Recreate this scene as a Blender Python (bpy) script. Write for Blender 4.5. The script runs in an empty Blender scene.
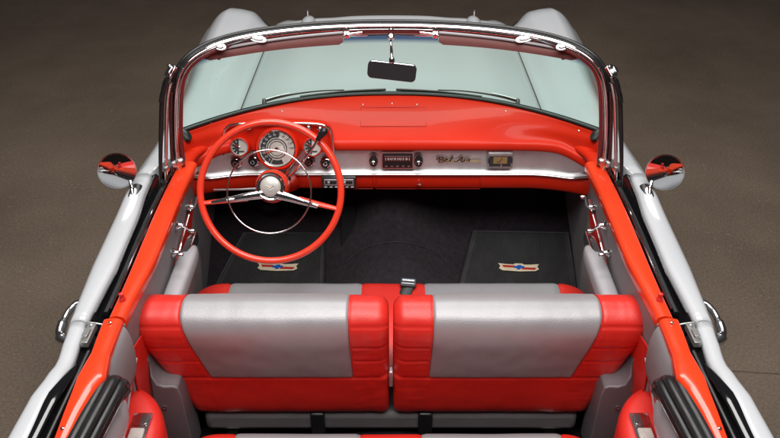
import bpy, bmesh, math, random
from mathutils import Vector, Matrix, noise
random.seed(7)
S=bpy.context.scene
C=S.collection
PI=math.pi
# ------------------------------------------------------------------ camera numbers
CY,CZ,PITCH,FOC,CX=-2.55,2.26,math.radians(33.0),780.0,391.0
def at(u,v,**k):
    """turn a picture position plus one known real coordinate into a point of the place"""
    a=(u-CX)/FOC; b=(219-v)/FOC
    r=Vector((a,math.cos(PITCH)+b*math.sin(PITCH),-math.sin(PITCH)+b*math.cos(PITCH)))
    o=Vector((0,CY,CZ)); (ax,val),=k.items(); i='XYZ'.index(ax)
    return o+r*((val-o[i])/r[i])
# ------------------------------------------------------------------ materials
def mat(name,col,rough=.5,metal=0,coat=0,coatr=.05,bump=None,var=None,spec=.5,aniso=0,sheen=0):
    m=bpy.data.materials.new(name); m.use_nodes=True; n=m.node_tree.nodes; l=m.node_tree.links
    b=n['Principled BSDF']
    b.inputs['Base Color'].default_value=(*col,1); b.inputs['Roughness'].default_value=rough
    b.inputs['Metallic'].default_value=metal; b.inputs['Coat Weight'].default_value=coat
    b.inputs['Coat Roughness'].default_value=coatr; b.inputs['Specular IOR Level'].default_value=spec
    if sheen: b.inputs['Sheen Weight'].default_value=sheen
    tc=n.new('ShaderNodeTexCoord')
    if bump:   # (scale, strength, distance, kind)
        sc,st,di,kind=bump
        if kind=='vor':
            t=n.new('ShaderNodeTexVoronoi'); t.inputs['Scale'].default_value=sc; out=t.outputs['Distance']
        else:
            t=n.new('ShaderNodeTexNoise'); t.inputs['Scale'].default_value=sc; t.inputs['Detail'].default_value=6; out=t.outputs['Fac']
        l.new(tc.outputs['Object'],t.inputs['Vector'])
        # broad soft creases on top of the grain
        t2=n.new('ShaderNodeTexNoise'); t2.inputs['Scale'].default_value=7; t2.inputs['Detail'].default_value=3
        l.new(tc.outputs['Object'],t2.inputs['Vector'])
        bp=n.new('ShaderNodeBump'); bp.inputs['Strength'].default_value=st; bp.inputs['Distance'].default_value=di
        l.new(out,bp.inputs['Height'])
        b2=n.new('ShaderNodeBump'); b2.inputs['Strength'].default_value=st*.6; b2.inputs['Distance'].default_value=.002
        l.new(t2.outputs['Fac'],b2.inputs['Height']); l.new(bp.outputs['Normal'],b2.inputs['Normal'])
        l.new(b2.outputs['Normal'],b.inputs['Normal'])
    if var:    # (scale, amount) colour and gloss wander a little
        sc,am=var
        t=n.new('ShaderNodeTexNoise'); t.inputs['Scale'].default_value=sc; t.inputs['Detail'].default_value=8; t.inputs['Roughness'].default_value=.65
        l.new(tc.outputs['Object'],t.inputs['Vector'])
        r=n.new('ShaderNodeMapRange'); r.inputs['From Min'].default_value=.3; r.inputs['From Max'].default_value=.7
        r.inputs['To Min'].default_value=max(0,1-am); r.inputs['To Max'].default_value=1+am
        l.new(t.outputs['Fac'],r.inputs['Value'])
        mx=n.new('ShaderNodeMix'); mx.data_type='RGBA'; mx.blend_type='MULTIPLY'; mx.inputs[0].default_value=1
        mx.inputs[6].default_value=(*col,1); l.new(r.outputs['Result'],mx.inputs[7]); l.new(mx.outputs[2],b.inputs['Base Color'])
        mm=n.new('ShaderNodeMath'); mm.operation='MULTIPLY'; mm.inputs[1].default_value=rough; l.new(r.outputs['Result'],mm.inputs[0])
        l.new(mm.outputs[0],b.inputs['Roughness'])
    return m
RED=mat('red_paint',(.84,.050,.012),.26,coat=.5,var=(3,.04))
DASHRED=mat('dash_red_paint',(.72,.026,.008),.40,spec=.14,coat=.10,coatr=.06,var=(4,.05))
WHITE=mat('white_paint',(.51,.525,.55),.28,coat=.6,var=(2,.02))
CHROME=mat('chrome',(.82,.82,.83),.10,1,var=(30,.10))
HANDLE=mat('handle_chrome',(.75,.75,.77),.2,1)
ZINC=mat('plated_steel',(.50,.50,.49),.30,.75)
DARKCHROME=mat('crank_chrome',(.60,.60,.62),.16,1)
SATIN=mat('satin_chrome',(.55,.55,.56),.38,1,var=(40,.12))
BRUSH=mat('brushed_aluminium',(.78,.78,.79),.42,.85,bump=(220,.05,.001,'noise'),var=(14,.12))
SEATRED=mat('red_vinyl',(.64,.023,.015),.40,bump=(430,.45,.0008,'vor'),var=(5,.06),coat=.12,coatr=.3)
SILVER=mat('silver_vinyl',(.34,.332,.347),.42,.30,bump=(430,.45,.0008,'vor'),var=(6,.05))
GREY=mat('grey_vinyl',(.23,.215,.225),.5,bump=(420,.35,.0006,'vor'),var=(7,.08))
LIGHTGREY=mat('light_grey_vinyl',(.36,.35,.37),.45,bump=(420,.3,.0006,'vor'),var=(7,.05))
DKGREY=mat('dark_grey_board',(.13,.125,.13),.6,bump=(300,.3,.0006,'noise'),var=(9,.1))
BLACK=mat('black_rubber',(.012,.012,.013),.34,bump=(120,.15,.0006,'noise'),var=(20,.2))
GLOSSBLACK=mat('black_gloss',(.006,.006,.007),.10,coat=.5)
CARPET=mat('carpet',(.017,.0125,.018),.95,bump=(500,1,.005,'noise'),var=(45,.6),sheen=.05,spec=.2)
MATRUB=mat('mat_rubber',(.028,.028,.029),.5,bump=(200,.2,.0005,'noise'),var=(15,.15))
MAROON=mat('visor_board',(.20,.075,.07),.55,bump=(400,.2,.0005,'vor'),var=(8,.05))
CREAM=mat('cream_enamel',(.62,.54,.38),.45,var=(30,.08))
EMRED=mat('emblem_red',(.42,.02,.018),.4)
EMBLUE=mat('emblem_blue',(.01,.09,.42),.4)
GOLD=mat('gold_metal',(.24,.14,.05),.3,1)
DIAL=mat('dial_silver',(.56,.54,.50),.4,.3,var=(60,.12))
DIALDK=mat('dial_dark',(.03,.032,.036),.4)
AMBER=mat('amber_face',(.30,.18,.07),.4,var=(40,.1))
NEEDLE=mat('needle_red',(.75,.05,.02),.4)
PALE=mat('pale_print',(.6,.6,.58),.5)
UNDERBLK=mat('underbody_black',(.02,.02,.02),.8)  # plain matt near-black for the underbody slab
MIRROR=mat('mirror_silvering',(.80,.82,.83),.01,1)
SEATRED.name='red_vinyl'
# glass
def glassmat():
    m=bpy.data.materials.new('tinted_glass'); m.use_nodes=True; n=m.node_tree.nodes; l=m.node_tree.links
    n.clear(); o=n.new('ShaderNodeOutputMaterial'); tr=n.new('ShaderNodeBsdfTransparent'); gl=n.new('ShaderNodeBsdfGlossy')
    gl.inputs['Roughness'].default_value=.13
    geo=n.new('ShaderNodeNewGeometry'); sp=n.new('ShaderNodeSeparateXYZ'); l.new(geo.outputs['Position'],sp.inputs[0])
    mr=n.new('ShaderNodeMapRange'); mr.inputs['From Min'].default_value=1.312; mr.inputs['From Max'].default_value=1.338
    l.new(sp.outputs['Z'],mr.inputs['Value'])
    cr=n.new('ShaderNodeMix'); cr.data_type='RGBA'; cr.inputs[6].default_value=(.77,.98,.90,1); cr.inputs[7].default_value=(.05,.20,.36,1)
    l.new(mr.outputs['Result'],cr.inputs[0]); l.new(cr.outputs[2],tr.inputs['Color'])
    lw=n.new('ShaderNodeLayerWeight'); lw.inputs['Blend'].default_value=.5
    pw=n.new('ShaderNodeMath'); pw.operation='POWER'; pw.inputs[1].default_value=5; l.new(lw.outputs['Facing'],pw.inputs[0])
    fr=n.new('ShaderNodeMath'); fr.operation='MULTIPLY_ADD'; fr.inputs[1].default_value=.9; fr.inputs[2].default_value=.014; l.new(pw.outputs[0],fr.inputs[0])
    mx=n.new('ShaderNodeMixShader'); l.new(fr.outputs[0],mx.inputs[0]); l.new(tr.outputs[0],mx.inputs[1]); l.new(gl.outputs[0],mx.inputs[2])
    l.new(mx.outputs[0],o.inputs['Surface']); return m
GLASS=glassmat()
SHIELD=mat('shield_plastic',(.14,.125,.135),.45,bump=(300,.2,.0005,'vor'),var=(7,.08))
# ------------------------------------------------------------------ helpers
def link(name,me,mats,parent=None,smooth=True,autos=None):
    o=bpy.data.objects.new(name,me); C.objects.link(o)
    if not isinstance(mats,(list,tuple)): mats=[mats]
    for m in mats: me.materials.append(m)
    if smooth:
        for p in me.polygons: p.use_smooth=True
    if parent: o.parent=parent
    return o
def finish(bm,name,mats,parent=None,smooth=True,bevel=0,seg=2,sharp=40):
    bmesh.ops.remove_doubles(bm,verts=bm.verts,dist=1e-5)
    bmesh.ops.recalc_face_normals(bm,faces=bm.faces)
    if smooth:
        for e in bm.edges:
            if len(e.link_faces)==2 and e.calc_face_angle(0)>math.radians(sharp): e.smooth=False
    me=bpy.data.meshes.new(name); bm.to_mesh(me); bm.free()
    o=link(name,me,mats,parent,smooth)
    if bevel:
        md=o.modifiers.new('b','BEVEL'); md.width=bevel; md.segments=seg; md.limit_method='ANGLE'; md.angle_limit=math.radians(35)
        md.harden_normals=False
    return o
def cr(pts,n,closed=False):
    """Catmull-Rom resample"""
    pts=[Vector(p) for p in pts]; N=len(pts); out=[]
    segs=N if closed else N-1
    for i in range(segs):
        if closed: p0,p1,p2,p3=pts[i-1],pts[i],pts[(i+1)%N],pts[(i+2)%N]
        else: p0,p1,p2,p3=pts[max(i-1,0)],pts[i],pts[i+1],pts[min(i+2,N-1)]
        for k in range(n):
            t=k/n
            out.append(.5*((2*p1)+(p2-p0)*t+(2*p0-5*p1+4*p2-p3)*t*t+(3*p1-p0-3*p2+p3)*t**3))
    if not closed: out.append(pts[-1].copy())
    return out
def even(pts,n,closed=False):
    """resample a polyline to n evenly spaced points"""
    P=list(pts)+([pts[0]] if closed else [])
    L=[0]
    for a,b in zip(P,P[1:]): L.append(L[-1]+(b-a).length)
    out=[]; j=0
    cnt=n if closed else n-1
    for i in range(n):
        t=L[-1]*i/cnt
        while j<len(L)-2 and L[j+1]<t: j+=1
        d=L[j+1]-L[j]; f=(t-L[j])/d if d>1e-9 else 0
        out.append(P[j].lerp(P[j+1],min(max(f,0),1)))
    return out
def loft(bm,rows,cu=False,cv=False,mi=0,capu=False):
    V=[[bm.verts.new(p) for p in r] for r in rows]
    nr,nc=len(V),len(V[0])
    for i in range(nr if cv else nr-1):
        for j in range(nc if cu else nc-1):
            q=[V[i][j],V[i][(j+1)%nc],V[(i+1)%nr][(j+1)%nc],V[(i+1)%nr][j]]
            try: f=bm.faces.new(q); f.material_index=mi
            except ValueError: pass
    if capu:
        for r in (V[0],V[-1]):
            try: f=bm.faces.new(r); f.material_index=mi
            except ValueError: pass
    return V
def tube(bm,pts,r,n=12,closed=False,mi=0,flat=1.0,up=None,cap=True):
    """r number or list; flat squashes along the frame's second axis"""
    pts=[Vector(p) for p in pts]; N=len(pts); rows=[]
    prev=None
    for i,p in enumerate(pts):
        if closed: T=(pts[(i+1)%N]-pts[i-1]).normalized()
        else: T=(pts[min(i+1,N-1)]-pts[max(i-1,0)]).normalized()
        ref=up if up is not None else (prev if prev is not None else (Vector((0,0,1)) if abs(T.z)<.9 else Vector((1,0,0))))
        A=(Vector(ref)-T*Vector(ref).dot(T)).normalized()
        if up is None: prev=A
        B=T.cross(A); rr=r[i] if isinstance(r,(list,tuple)) else r
        rows.append([p+(A*math.cos(2*PI*k/n)*flat+B*math.sin(2*PI*k/n))*rr for k in range(n)])
    loft(bm,rows,cu=True,cv=closed,mi=mi,capu=(not closed and cap))
def box(bm,lo,hi,M=None,mi=0):
    vs=[Vector((x,y,z)) for x in (lo[0],hi[0]) for y in (lo[1],hi[1]) for z in (lo[2],hi[2])]
    if M: vs=[M@v for v in vs]
    V=[bm.verts.new(v) for v in vs]
    for q in ((0,1,3,2),(4,6,7,5),(0,4,5,1),(2,3,7,6),(0,2,6,4),(1,5,7,3)):
        f=bm.faces.new([V[i] for i in q]); f.material_index=mi
def frame(o,nrm,up=(0,0,1),roll=0):
    """matrix with local z = nrm, local y about up"""
    z=Vector(nrm).normalized(); u=Vector(up)
    if abs(z.dot(u.normalized()))>.995: u=Vector((0,1,0))
    y=(u-z*u.dot(z)).normalized(); x=y.cross(z)
    M=Matrix((( x.x,y.x,z.x,o[0]),(x.y,y.y,z.y,o[1]),(x.z,y.z,z.z,o[2]),(0,0,0,1)))
    return M@Matrix.Rotation(roll,4,'Z')
def lathe(bm,prof,M,n=40,mi=0,cap=True,sx=1,sy=1):
    rows=[[M@Vector((r*math.cos(2*PI*k/n)*sx,r*math.sin(2*PI*k/n)*sy,z)) for k in range(n)] for r,z in prof]
    V=loft(bm,rows,cu=True,mi=mi)
    if cap:
        for r in (V[0],V[-1]):
            try: f=bm.faces.new(r); f.material_index=mi
            except ValueError: pass
def prism(bm,poly,M,h,mi=0,h0=0):
    a=[bm.verts.new(M@Vector((x,y,h0))) for x,y in poly]; b=[bm.verts.new(M@Vector((x,y,h))) for x,y in poly]
    n=len(poly)
    for f in [bm.faces.new(a[::-1]),bm.faces.new(b)]: f.material_index=mi
    for i in range(n):
        f=bm.faces.new((a[i],a[(i+1)%n],b[(i+1)%n],b[i])); f.material_index=mi
def rrect(w,h,r,n=5,cx=0,cy=0):
    out=[]
    for sx,sy,a0 in ((1,1,0),(-1,1,90),(-1,-1,180),(1,-1,270)):
        for k in range(n+1):
            a=math.radians(a0+90*k/n)
            out.append((cx+sx*(w/2-r)+r*math.cos(a),cy+sy*(h/2-r)+r*math.sin(a)))
    return out
def text(bm,s,size,M,mi=0,depth=.0006,align='CENTER'):
    cu=bpy.data.curves.new('lettering','FONT'); cu.body=s; cu.size=size; cu.align_x=align; cu.align_y='CENTER'; cu.extrude=depth
    o=bpy.data.objects.new('lettering',cu); me=bpy.data.meshes.new_from_object(o)
    me.transform(M)
    for p in me.polygons: p.material_index=mi
    n0=len(bm.faces); bm.from_mesh(me); bm.faces.ensure_lookup_table()
    for f in bm.faces[n0:]: f.material_index=mi
    bpy.data.objects.remove(o); bpy.data.curves.remove(cu); bpy.data.meshes.remove(me)
def new(): return bmesh.new()
def mir(pts,s): return [Vector((p[0]*(-s),p[1],p[2])) for p in pts]   # points are written for the left side (x<0); s=-1 left, +1 right
def solid(o,t,off=-1):
    m=o.modifiers.new('s','SOLIDIFY'); m.thickness=t; m.offset=off; return o
# ------------------------------------------------------------------ the car
car=bpy.data.objects.new('convertible_car',None); C.objects.link(car)
car['label']='white vintage convertible with its top down, red and silver seats and a red dashboard'; car['category']='car'

# ---- body sides : sections (x,z) from inner lip to the bottom of the flank, left side
SIDE={}
for y_,xi_,xo_,zt_ in ((-2.10,.775,.842,.985),(-1.60,.772,.838,.980),(-1.41,.771,.832,.972),(-1.30,.774,.830,.970),(-1.235,.770,.823,.964),(-1.175,.768,.817,.956),(-1.08,.777,.829,.955),(-1.02,.784,.839,.955),(-.94,.784,.847,.955),(-.78,.781,.860,.955),(-.50,.793,.872,.955),(-.39,.805,.879,.955),(-.20,.815,.884,.956)):
    SIDE[y_]=[(-xi_,.938),(-xi_,zt_-.006),(-(xi_+.010),zt_),(-(xi_+(xo_-xi_)*.5),zt_-.002),(-(xo_-.020),zt_-.014),(-(xo_-.008),zt_-.050),(-(xo_+.012),.81),(-(xo_+.026),.68),(-(xo_+.028),.45),(-(xo_+.02),.26)]
YS=sorted(SIDE)
def side_sec(y):
    y=min(max(y,YS[0]),YS[-1])
    for a,b in zip(YS,YS[1:]):
        if a<=y<=b:
            t=(y-a)/(b-a); t2=t*t*(3-2*t) if b<-.9 else t
            return [Vector((p[0]+(q[0]-p[0])*t2,y,p[1]+(q[1]-p[1])*t2)) for p,q in zip(SIDE[a],SIDE[b])]
def side_skin(y0,y1,s,name,parent,n=24):
    bm=new(); rows=[]
    for i in range(n+1):
        y=y0+(y1-y0)*i/n
        rows.append(mir(cr(side_sec(y),5),s))
    loft(bm,rows); o=finish(bm,name,WHITE,parent); solid(o,.006,1 if s<0 else 1); return o
# ---- hood and front fenders, one lofted skin each
def smooth(a,b,t):
    t=min(max((t-a)/(b-a),0),1); return t*t*(3-2*t)
def front_z(x,y):
    """height of bonnet / fender skin"""
    ax=abs(x)
    z=1.004-.03*(ax/.58)**2 - .012*smooth(.2,1.3,y)
    z-=.022*smooth(.40,.60,ax)
    # low valley between bonnet and fender crown
    z+= -.016*math.exp(-((ax-.63)/.05)**2)
    cr_=.955+.022*smooth(.4,1.3,y)+ .030*math.exp(-((ax-.775)/.085)**2)+.004*math.exp(-((ax-.79)/.010)**2)*smooth(-.1,1.0,y)
    k=smooth(.60,.70,ax); z=z*(1-k)+cr_*k
    if ax>.80: z-= .055*((ax-.80)/.07)**2 if ax<.87 else .055+.9*(ax-.87)
    # raised flat centre and long rocket ribs of the bonnet
    z+=.006*smooth(.34,.16,ax)
    z+=.003*math.exp(-((ax-.36)/.05)**2)*smooth(.25,1.0,y)
    # nose drop
    z-=(1.6-1.1*smooth(.38,.55,ax))*max(0,y-1.24)**1.6*(1-k)
    return z
def flank(s,y,tipx=0):
    """side of the fender below its shoulder"""
    return [(-.887,.895),(-.91,.83),(-.925,.76),(-.93,.62),(-.92,.42),(-.90,.26)]
# bonnet
def nosey(x): return 1.31+.15*smooth(.40,.585,abs(x))
bm=new(); rows=[]
NX=56
for j in range(41):
    t=j/40; r=[]
    for i in range(NX+1):
        x=-.592+1.184*i/NX
        y0=.262-.34*(abs(x)/.724)**2.1+.012
        y=y0+(nosey(x)-y0)*t
        r.append(Vector((x,y,front_z(x,y))))
    rows.append(r)
# rolled nose
for k,(dy,dz) in enumerate(((.02,-.015),(.035,-.05),(.04,-.12),(.03,-.25),(.0,-.45))):
    rows.append([Vector((p.x,p.y+dy,p.z+dz)) for p in rows[40]])
loft(bm,rows); hood=finish(bm,'hood',WHITE,car); solid(hood,.008)
for s in (-1,1):
    # front fender with its hooded headlight crown
    bm=new(); rows=[]
    for j in range(61):
        y=-.262+ (1.66+.262)*math.sin(PI/2*j/60)**.93
        xin=-.598; r=[]
        # the crown narrows and falls like a dome at the very front
        e=max(0,(y-1.26)/.40); shrink=math.sqrt(max(0,1-e*e*.98)) if e>0 else 1
        top=[]
        for i in range(29):
            x=-.598-(.289)*i/28
            ax=abs(x); wide=.045*smooth(.3,1.15,y)*i/28
            if y<.10:   # beside the cowl, stay outside the windscreen corner
                k=smooth(.10,-.26,y); ax=ax*(1-k)+(.812+(ax-.598)/.289*.075)*k
            z=front_z(ax,y)
            if y<.12: z=z*(1-smooth(.12,-.2,y))+(.956-.75*max(0,ax-.835)**1.35*3.2)*smooth(.12,-.2,y)
            if e>0:
                cx=.745; ax=cx+(ax-cx)*(.12+.88*shrink); wide*=shrink; z=.60+(z-.60)*(.12+.88*shrink)
            top.append(Vector((-ax-wide,y,z)))
        wz=.50 if y>.62 else top[0].z-.04
        top=[Vector((top[0].x,y,wz)),Vector((top[0].x,y,top[0].z-.03))]+top
        last=top[-1]
        for fx,fz in flank(s,y)[1:]:
            ax=abs(fx)+.045*smooth(.3,1.15,y)
            if e>0: ax=.765+(ax-.765)*(.5+.5*shrink)
            top.append(Vector((-max(ax,.5),y,min(fz,last.z-.02))))
        rows.append(mir(top,s))
    loft(bm,rows); f=finish(bm,'front_fender',WHITE,car); solid(f,.006)
    # headlamp hood rim, bezel and lens
    M=frame((s*.765,1.66,.735),(0,1,0))
    bm=new(); lathe(bm,[(.10,-.09),(.118,-.02),(.112,.012),(.095,.01),(.09,-.03),(.02,-.02)],M)
    finish(bm,'headlight',CHROME,car)
    # bonnet ornament: white bullet with a chrome spear
    bm=new(); c=at(307 if s<0 else 482,22,Y=1.22); X=s*.405
    ptsb=[(X,.90,.96),(X,.98,.966),(X,1.06,.972),(X,1.14,.974),(X,1.20,.972),(X,1.25,.965),(X,1.265,.955)]
    tube(bm,cr(ptsb,4),[.004+.038*math.sin(PI*min(1,(i+1)/22))**.6 if i<12 else .040*math.sqrt(max(.02,1-((i-12)/12)**2)) for i in range(25)],16)
    finish(bm,'hood_ornament',WHITE,car)
    bm=new(); lathe(bm,[(.0001,0),(.004,.001),(.0025,.01),(.003,.03),(.0022,.045),(.0003,.052)],frame((X,1.18,1.006),(0,.05,1)),12)
    tube(bm,[(X,1.24,.972),(X,1.30,.96)],[.016,.006],12)
    finish(bm,'ornament_spear',CHROME,bpy.data.objects['hood_ornament' if s<0 else 'hood_ornament.001'])
# grille panel and bumper closing the nose
bm=new(); tube(bm,cr([(-.93,1.35,.45),(-.85,1.6,.45),(-.4,1.7,.45),(.4,1.7,.45),(.85,1.6,.45),(.93,1.35,.45)],6),.075,14,flat=1.3); finish(bm,'front_bumper',CHROME,car)
bm=new(); box(bm,(-.64,1.22,.5),(.64,1.27,.86)); g=finish(bm,'grille',BRUSH,car,bevel=.01)
# cowl: white strip between bonnet and glass
bm=new(); rows=[]
def cowl_y(x): return .226-.308*(abs(x)/.724)**2.35
for i in range(49):
    x=-.66+1.32*i/48; ax=abs(x)
    y=cowl_y(x)
    yb=.262-.34*(ax/.724)**2.1
    rows.append([Vector((x,y+.004,1.020)),Vector((x,y+.02,1.012)),Vector((x,(y+yb)/2+.015,.995)),Vector((x,yb+.004,front_z(x,yb)-.006)),Vector((x,yb+.02,front_z(x,yb)-.02))])
loft(bm,rows); o=finish(bm,'cowl_panel',WHITE,car); solid(o,.005)

# ---- doors
def sill_surface(bm,line,s,mi=0):
    """line: (y, xout, xin, z) ; rounded painted rail with a rolled inner edge"""
    rows=[]
    for y,xo,xi,z in line:
        w=abs(xo-xi)
        pts=[(-xo+.002,y,z-.050),(-xo+0,y,z-.010),(-xo+.0025,y,z-.003),(-xo+.009,y,z-.0003),(-(xo*.5+xi*.5),y,z+.002),(-(xi+.011),y,z+.0005),(-(xi+.0025),y,z-.004),(-(xi-.001),y,z-.014),(-(xi+.001),y,z-.035)]
        rows.append(mir([Vector(p) for p in cr(pts,3)],s))
    loft(bm,rows,mi=mi,capu=True)
doors={}
def emptylabel(o,l): o['label']=l
for s in (-1,1):
    door=side_skin(-1.022,-.268,s,'door',car); doors[s]=door
    # red painted window sill, rounded up at its front where it meets the dash
    bm=new(); ln=[]
    for i in range(31):
        y=-.225-(1.018-.225)*i/30
        t=smooth(-.40,-.20,y)
        ln.append((y,.730-.010*smooth(-.45,-.95,y)-.012*t,.672-.006*smooth(-.4,-.9,y)-.012*t+.014*smooth(-.72,-1.0,y),.968+.014*t))
    sill_surface(bm,ln,s); finish(bm,'door_sill',RED,door)
    # rubber and bright trim in the window slot
    bm=new()
    rows=[]
    for i in range(25):
        y=-.23-.79*i/24
        xo=abs(side_sec(y)[1].x)-.003; xi=.735-.010*smooth(-.45,-.95,y)
        rows.append(mir([(-xo-.002,y,.946),(-(xo*.8+xi*.2),y,.930),(-(xo*.5+xi*.5),y,.905),(-(xo*.3+xi*.7),y,.925),(-xi,y,.945)],s))
    loft(bm,rows); ws=finish(bm,'window_slot_seal',GLOSSBLACK,door)
    bm=new()
    for xx,zz,r in ((.744,.953,.0035),):
        tube(bm,mir([(-(xx-.010*smooth(-.45,-.95,-.25-.7*i/20)),-.25-.72*i/20,zz) for i in range(21)],s),r,8)
    tube(bm,mir([Vector((side_sec(-.25-.7*i/20)[1].x+.010,-.25-.72*i/20,.940)) for i in range(21)],s),.003,8)
    finish(bm,'window_slot_trim',CHROME,door)
    bm=new()
    tube(bm,mir([(-(.758-.010*smooth(-.45,-.95,-.25-.7*i/20)),-.25-.72*i/20,.938) for i in range(21)],s),.007,8)
    finish(bm,'window_wiper_rubber',BLACK,door)
    # inner trim panel
    bm=new(); rows=[]
    for j in range(25):
        y=-.25-.770*j/24
        x0=.676-.006*smooth(-.4,-.9,y)+.012*smooth(-.72,-1.0,y)
        rows.append(mir(cr([(-x0,y,.945),(-(x0+.004),y,.90),(-(x0+.012),y,.82),(-(x0+.016),y,.70),(-(x0+.016),y,.55),(-(x0+.03),y,.36)],4),s))
    V=loft(bm,rows)
    door_panel=finish(bm,'door_panel',GREY,door); solid(door_panel,.012,1)
    # red lower insert with bright outline (wedge ahead of the arm rest)
    def onpanel(y,z,d=.004):
        x0=.676-.006*smooth(-.4,-.9,y)+.012*smooth(-.72,-1.0,y)
        zz=[.945,.90,.82,.70,.55,.36]; oo=[0,.004,.012,.016,.016,.03]; o_=.03
        for a in range(5):
            if zz[a]>=z>=zz[a+1]: o_=oo[a]+(oo[a+1]-oo[a])*(zz[a]-z)/(zz[a]-zz[a+1])
        return Vector((-(x0+o_-d),y,z))
    bm=new()
    poly=[(-.29,.872),(-.315,.858),(-.47,.82),(-.56,.80),(-.60,.76),(-.56,.70),(-.45,.70),(-.35,.76),(-.29,.82)]
    P=[]
    for (a,b),(c_,d_) in zip(poly,poly[1:]+poly[:1]):
        for k in range(4): P.append(onpanel(a+(c_-a)*k/4,b+(d_-b)*k/4,.006))
    vs=[bm.verts.new(q) for q in mir(P,s)]; bm.faces.new(vs)
    ins=finish(bm,'door_insert',SEATRED,door,smooth=False); solid(ins,.004,0)
    bm=new(); poly2=[(-.80,.66),(-.87,.775),(-.90,.819),(-1.015,.845),(-1.015,.45),(-.80,.45)]; P=[]
    for (a,b),(c_,d_) in zip(poly2,poly2[1:]+poly2[:1]):
        for k in range(4): P.append(onpanel(a+(c_-a)*k/4,b+(d_-b)*k/4,.006))
    bm.faces.new([bm.verts.new(q) for q in mir(P,s)]); solid(finish(bm,'door_insert',SEATRED,door,smooth=False),.004,0)
    bm=new(); tube(bm,mir([onpanel(a,b,.009) for a,b in poly[:5]],s),.003,8); finish(bm,'insert_molding',CHROME,door)
    # arm rest: padded slab, front end raised on a chrome cup
    bm=new(); rows=[]
    for i in range(25):
        t=i/24; y=-.45-.34*t; w=.029*math.sqrt(max(.03,1-((t-.5)/.5)**8)); h=.05*math.sqrt(max(.1,1-((t-.5)/.5)**6))
        cx=.652; z=.815
        rows.append(mir([(-(cx+w*math.copysign(abs(math.cos(a))**.6,math.cos(a))),y,z-.03+h*.62*math.copysign(abs(math.sin(a))**.6,math.sin(a))) for a in [2*PI*k/20 for k in range(20)]],s))
    loft(bm,rows,cu=True,capu=True); finish(bm,'armrest',LIGHTGREY,door)
    bm=new(); M=frame((s*.675,-.46,.79),(-s*1,0,0))
    prism(bm,rrect(.15,.05,.02),M,.03); finish(bm,'pull_cup',CHROME,door,bevel=.006)
    # window crank, vent crank, inside handle
    def crank(y,z,ang,L,name):
        bm=new(); c=onpanel(y,z,.0); c=Vector((c.x*(-s),c.y,c.z)); n=Vector((-s,0,0))
        M=frame(c,n,(0,0,1)); lathe(bm,[(.015,0),(.015,.005),(.011,.008),(.008,.014),(.007,.022),(.0005,.024)],M,20)
        d=Vector((0,math.cos(ang),math.sin(ang)))
        a=c+n*.022; b=c+n*.034+d*L
        tube(bm,cr([a,a+(b-a)*.5+n*.004,b],4),[.0055-.002*k/8 for k in range(9)],10)
        lathe(bm,[(.003,0),(.0065,.003),(.0075,.010),(.006,.017),(.0005,.019)],frame(b,n),16)
        return finish(bm,name,DARKCHROME,door)
    crank(-.34,.872,math.radians(75),.035,'vent_crank')
    crank(-.50,.905,math.radians(-60),.040,'window_crank')
    crank(-.565,.845,math.radians(150),.065,'inner_handle')
    # outside pull handle: a chrome arch
    bm=new()
    tube(bm,mir(cr([(-.865,-.735,.785),(-.925,-.738,.785),(-.948,-.758,.778),(-.955,-.80,.770),(-.951,-.85,.762),(-.925,-.872,.755),(-.855,-.872,.755)],5),s),[.010]*8+[.009]*8+[.013]*6+[.018]*9,12,flat=1.2)
    lathe(bm,[(.019,-.03),(.02,.01),(.015,.02),(.0004,.022)],frame((s*.893,-.872,.752),(s,-.1,.15)),20)
    lathe(bm,[(.016,-.03),(.016,.008),(.0004,.012)],frame((s*.893,-.735,.785),(s,0,.15)),20)
    finish(bm,'door_handle',HANDLE,door)
    # little red lock knob on the rail
    bm=new(); lathe(bm,[(.009,-.01),(.008,.006),(.005,.010),(.007,.016),(.006,.021),(.0003,.023)],frame((s*.702,-.955,.972),(0,0,1)),14); finish(bm,'lock_knob',SEATRED,door)

# ---- outside mirrors
for s in (-1,1):
    bm=new()
    c=at(117 if s<0 else 665,170.5 if s<0 else 172,Y=-.36)
    head=c; nrm=(Vector((0.0,CY,CZ))-c).normalized()
    # turn each head so the glass looks back along the car
    din=(c-Vector((0,CY,CZ))).normalized(); dout=(Vector((s*.64,-1.25,.92))-c).normalized(); look=(dout-din).normalized()
    M=frame(c,look)
    lathe(bm,[(.0005,-.034),(.02,-.032),(.043,-.022),(.055,-.008),(.0600,.003),(.0595,.006),(.0565,.006)],M,40,cap=False)
    base=Vector((s*.832,-.40,.958))
    tube(bm,cr([base+Vector((-s*.004,-.03,-.010)),base+Vector((0,.0,.004)),base+Vector((s*.006,.02,.018)),c+look*-.045+Vector((-s*.03,0,-.022)),c+look*-.03],5),[.003+.0035*min(1,i/6) for i in range(21)],12)
    sm=finish(bm,'side_mirror',CHROME,car)
    bm=new(); lathe(bm,[(.0567,.0045),(.03,.0047),(.0004,.0048)],M,40,cap=False); finish(bm,'mirror_glass',MIRROR,sm)
    bm=new(); rows=[]
    # teardrop foot on the fender
    for i in range(13):
        t=i/12; y=-.51+.16*t; w=.004+.018*math.sin(PI*min(1,t*.62))**1.2
        bx=.826+.004*t
        rows.append([Vector((s*(bx+w*math.cos(a)),y,.950+ .020*t*math.sin(a))) for a in [PI*k/10 for k in range(11)]])
    loft(bm,rows,capu=True); finish(bm,'mirror_foot',HANDLE,sm)

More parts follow.
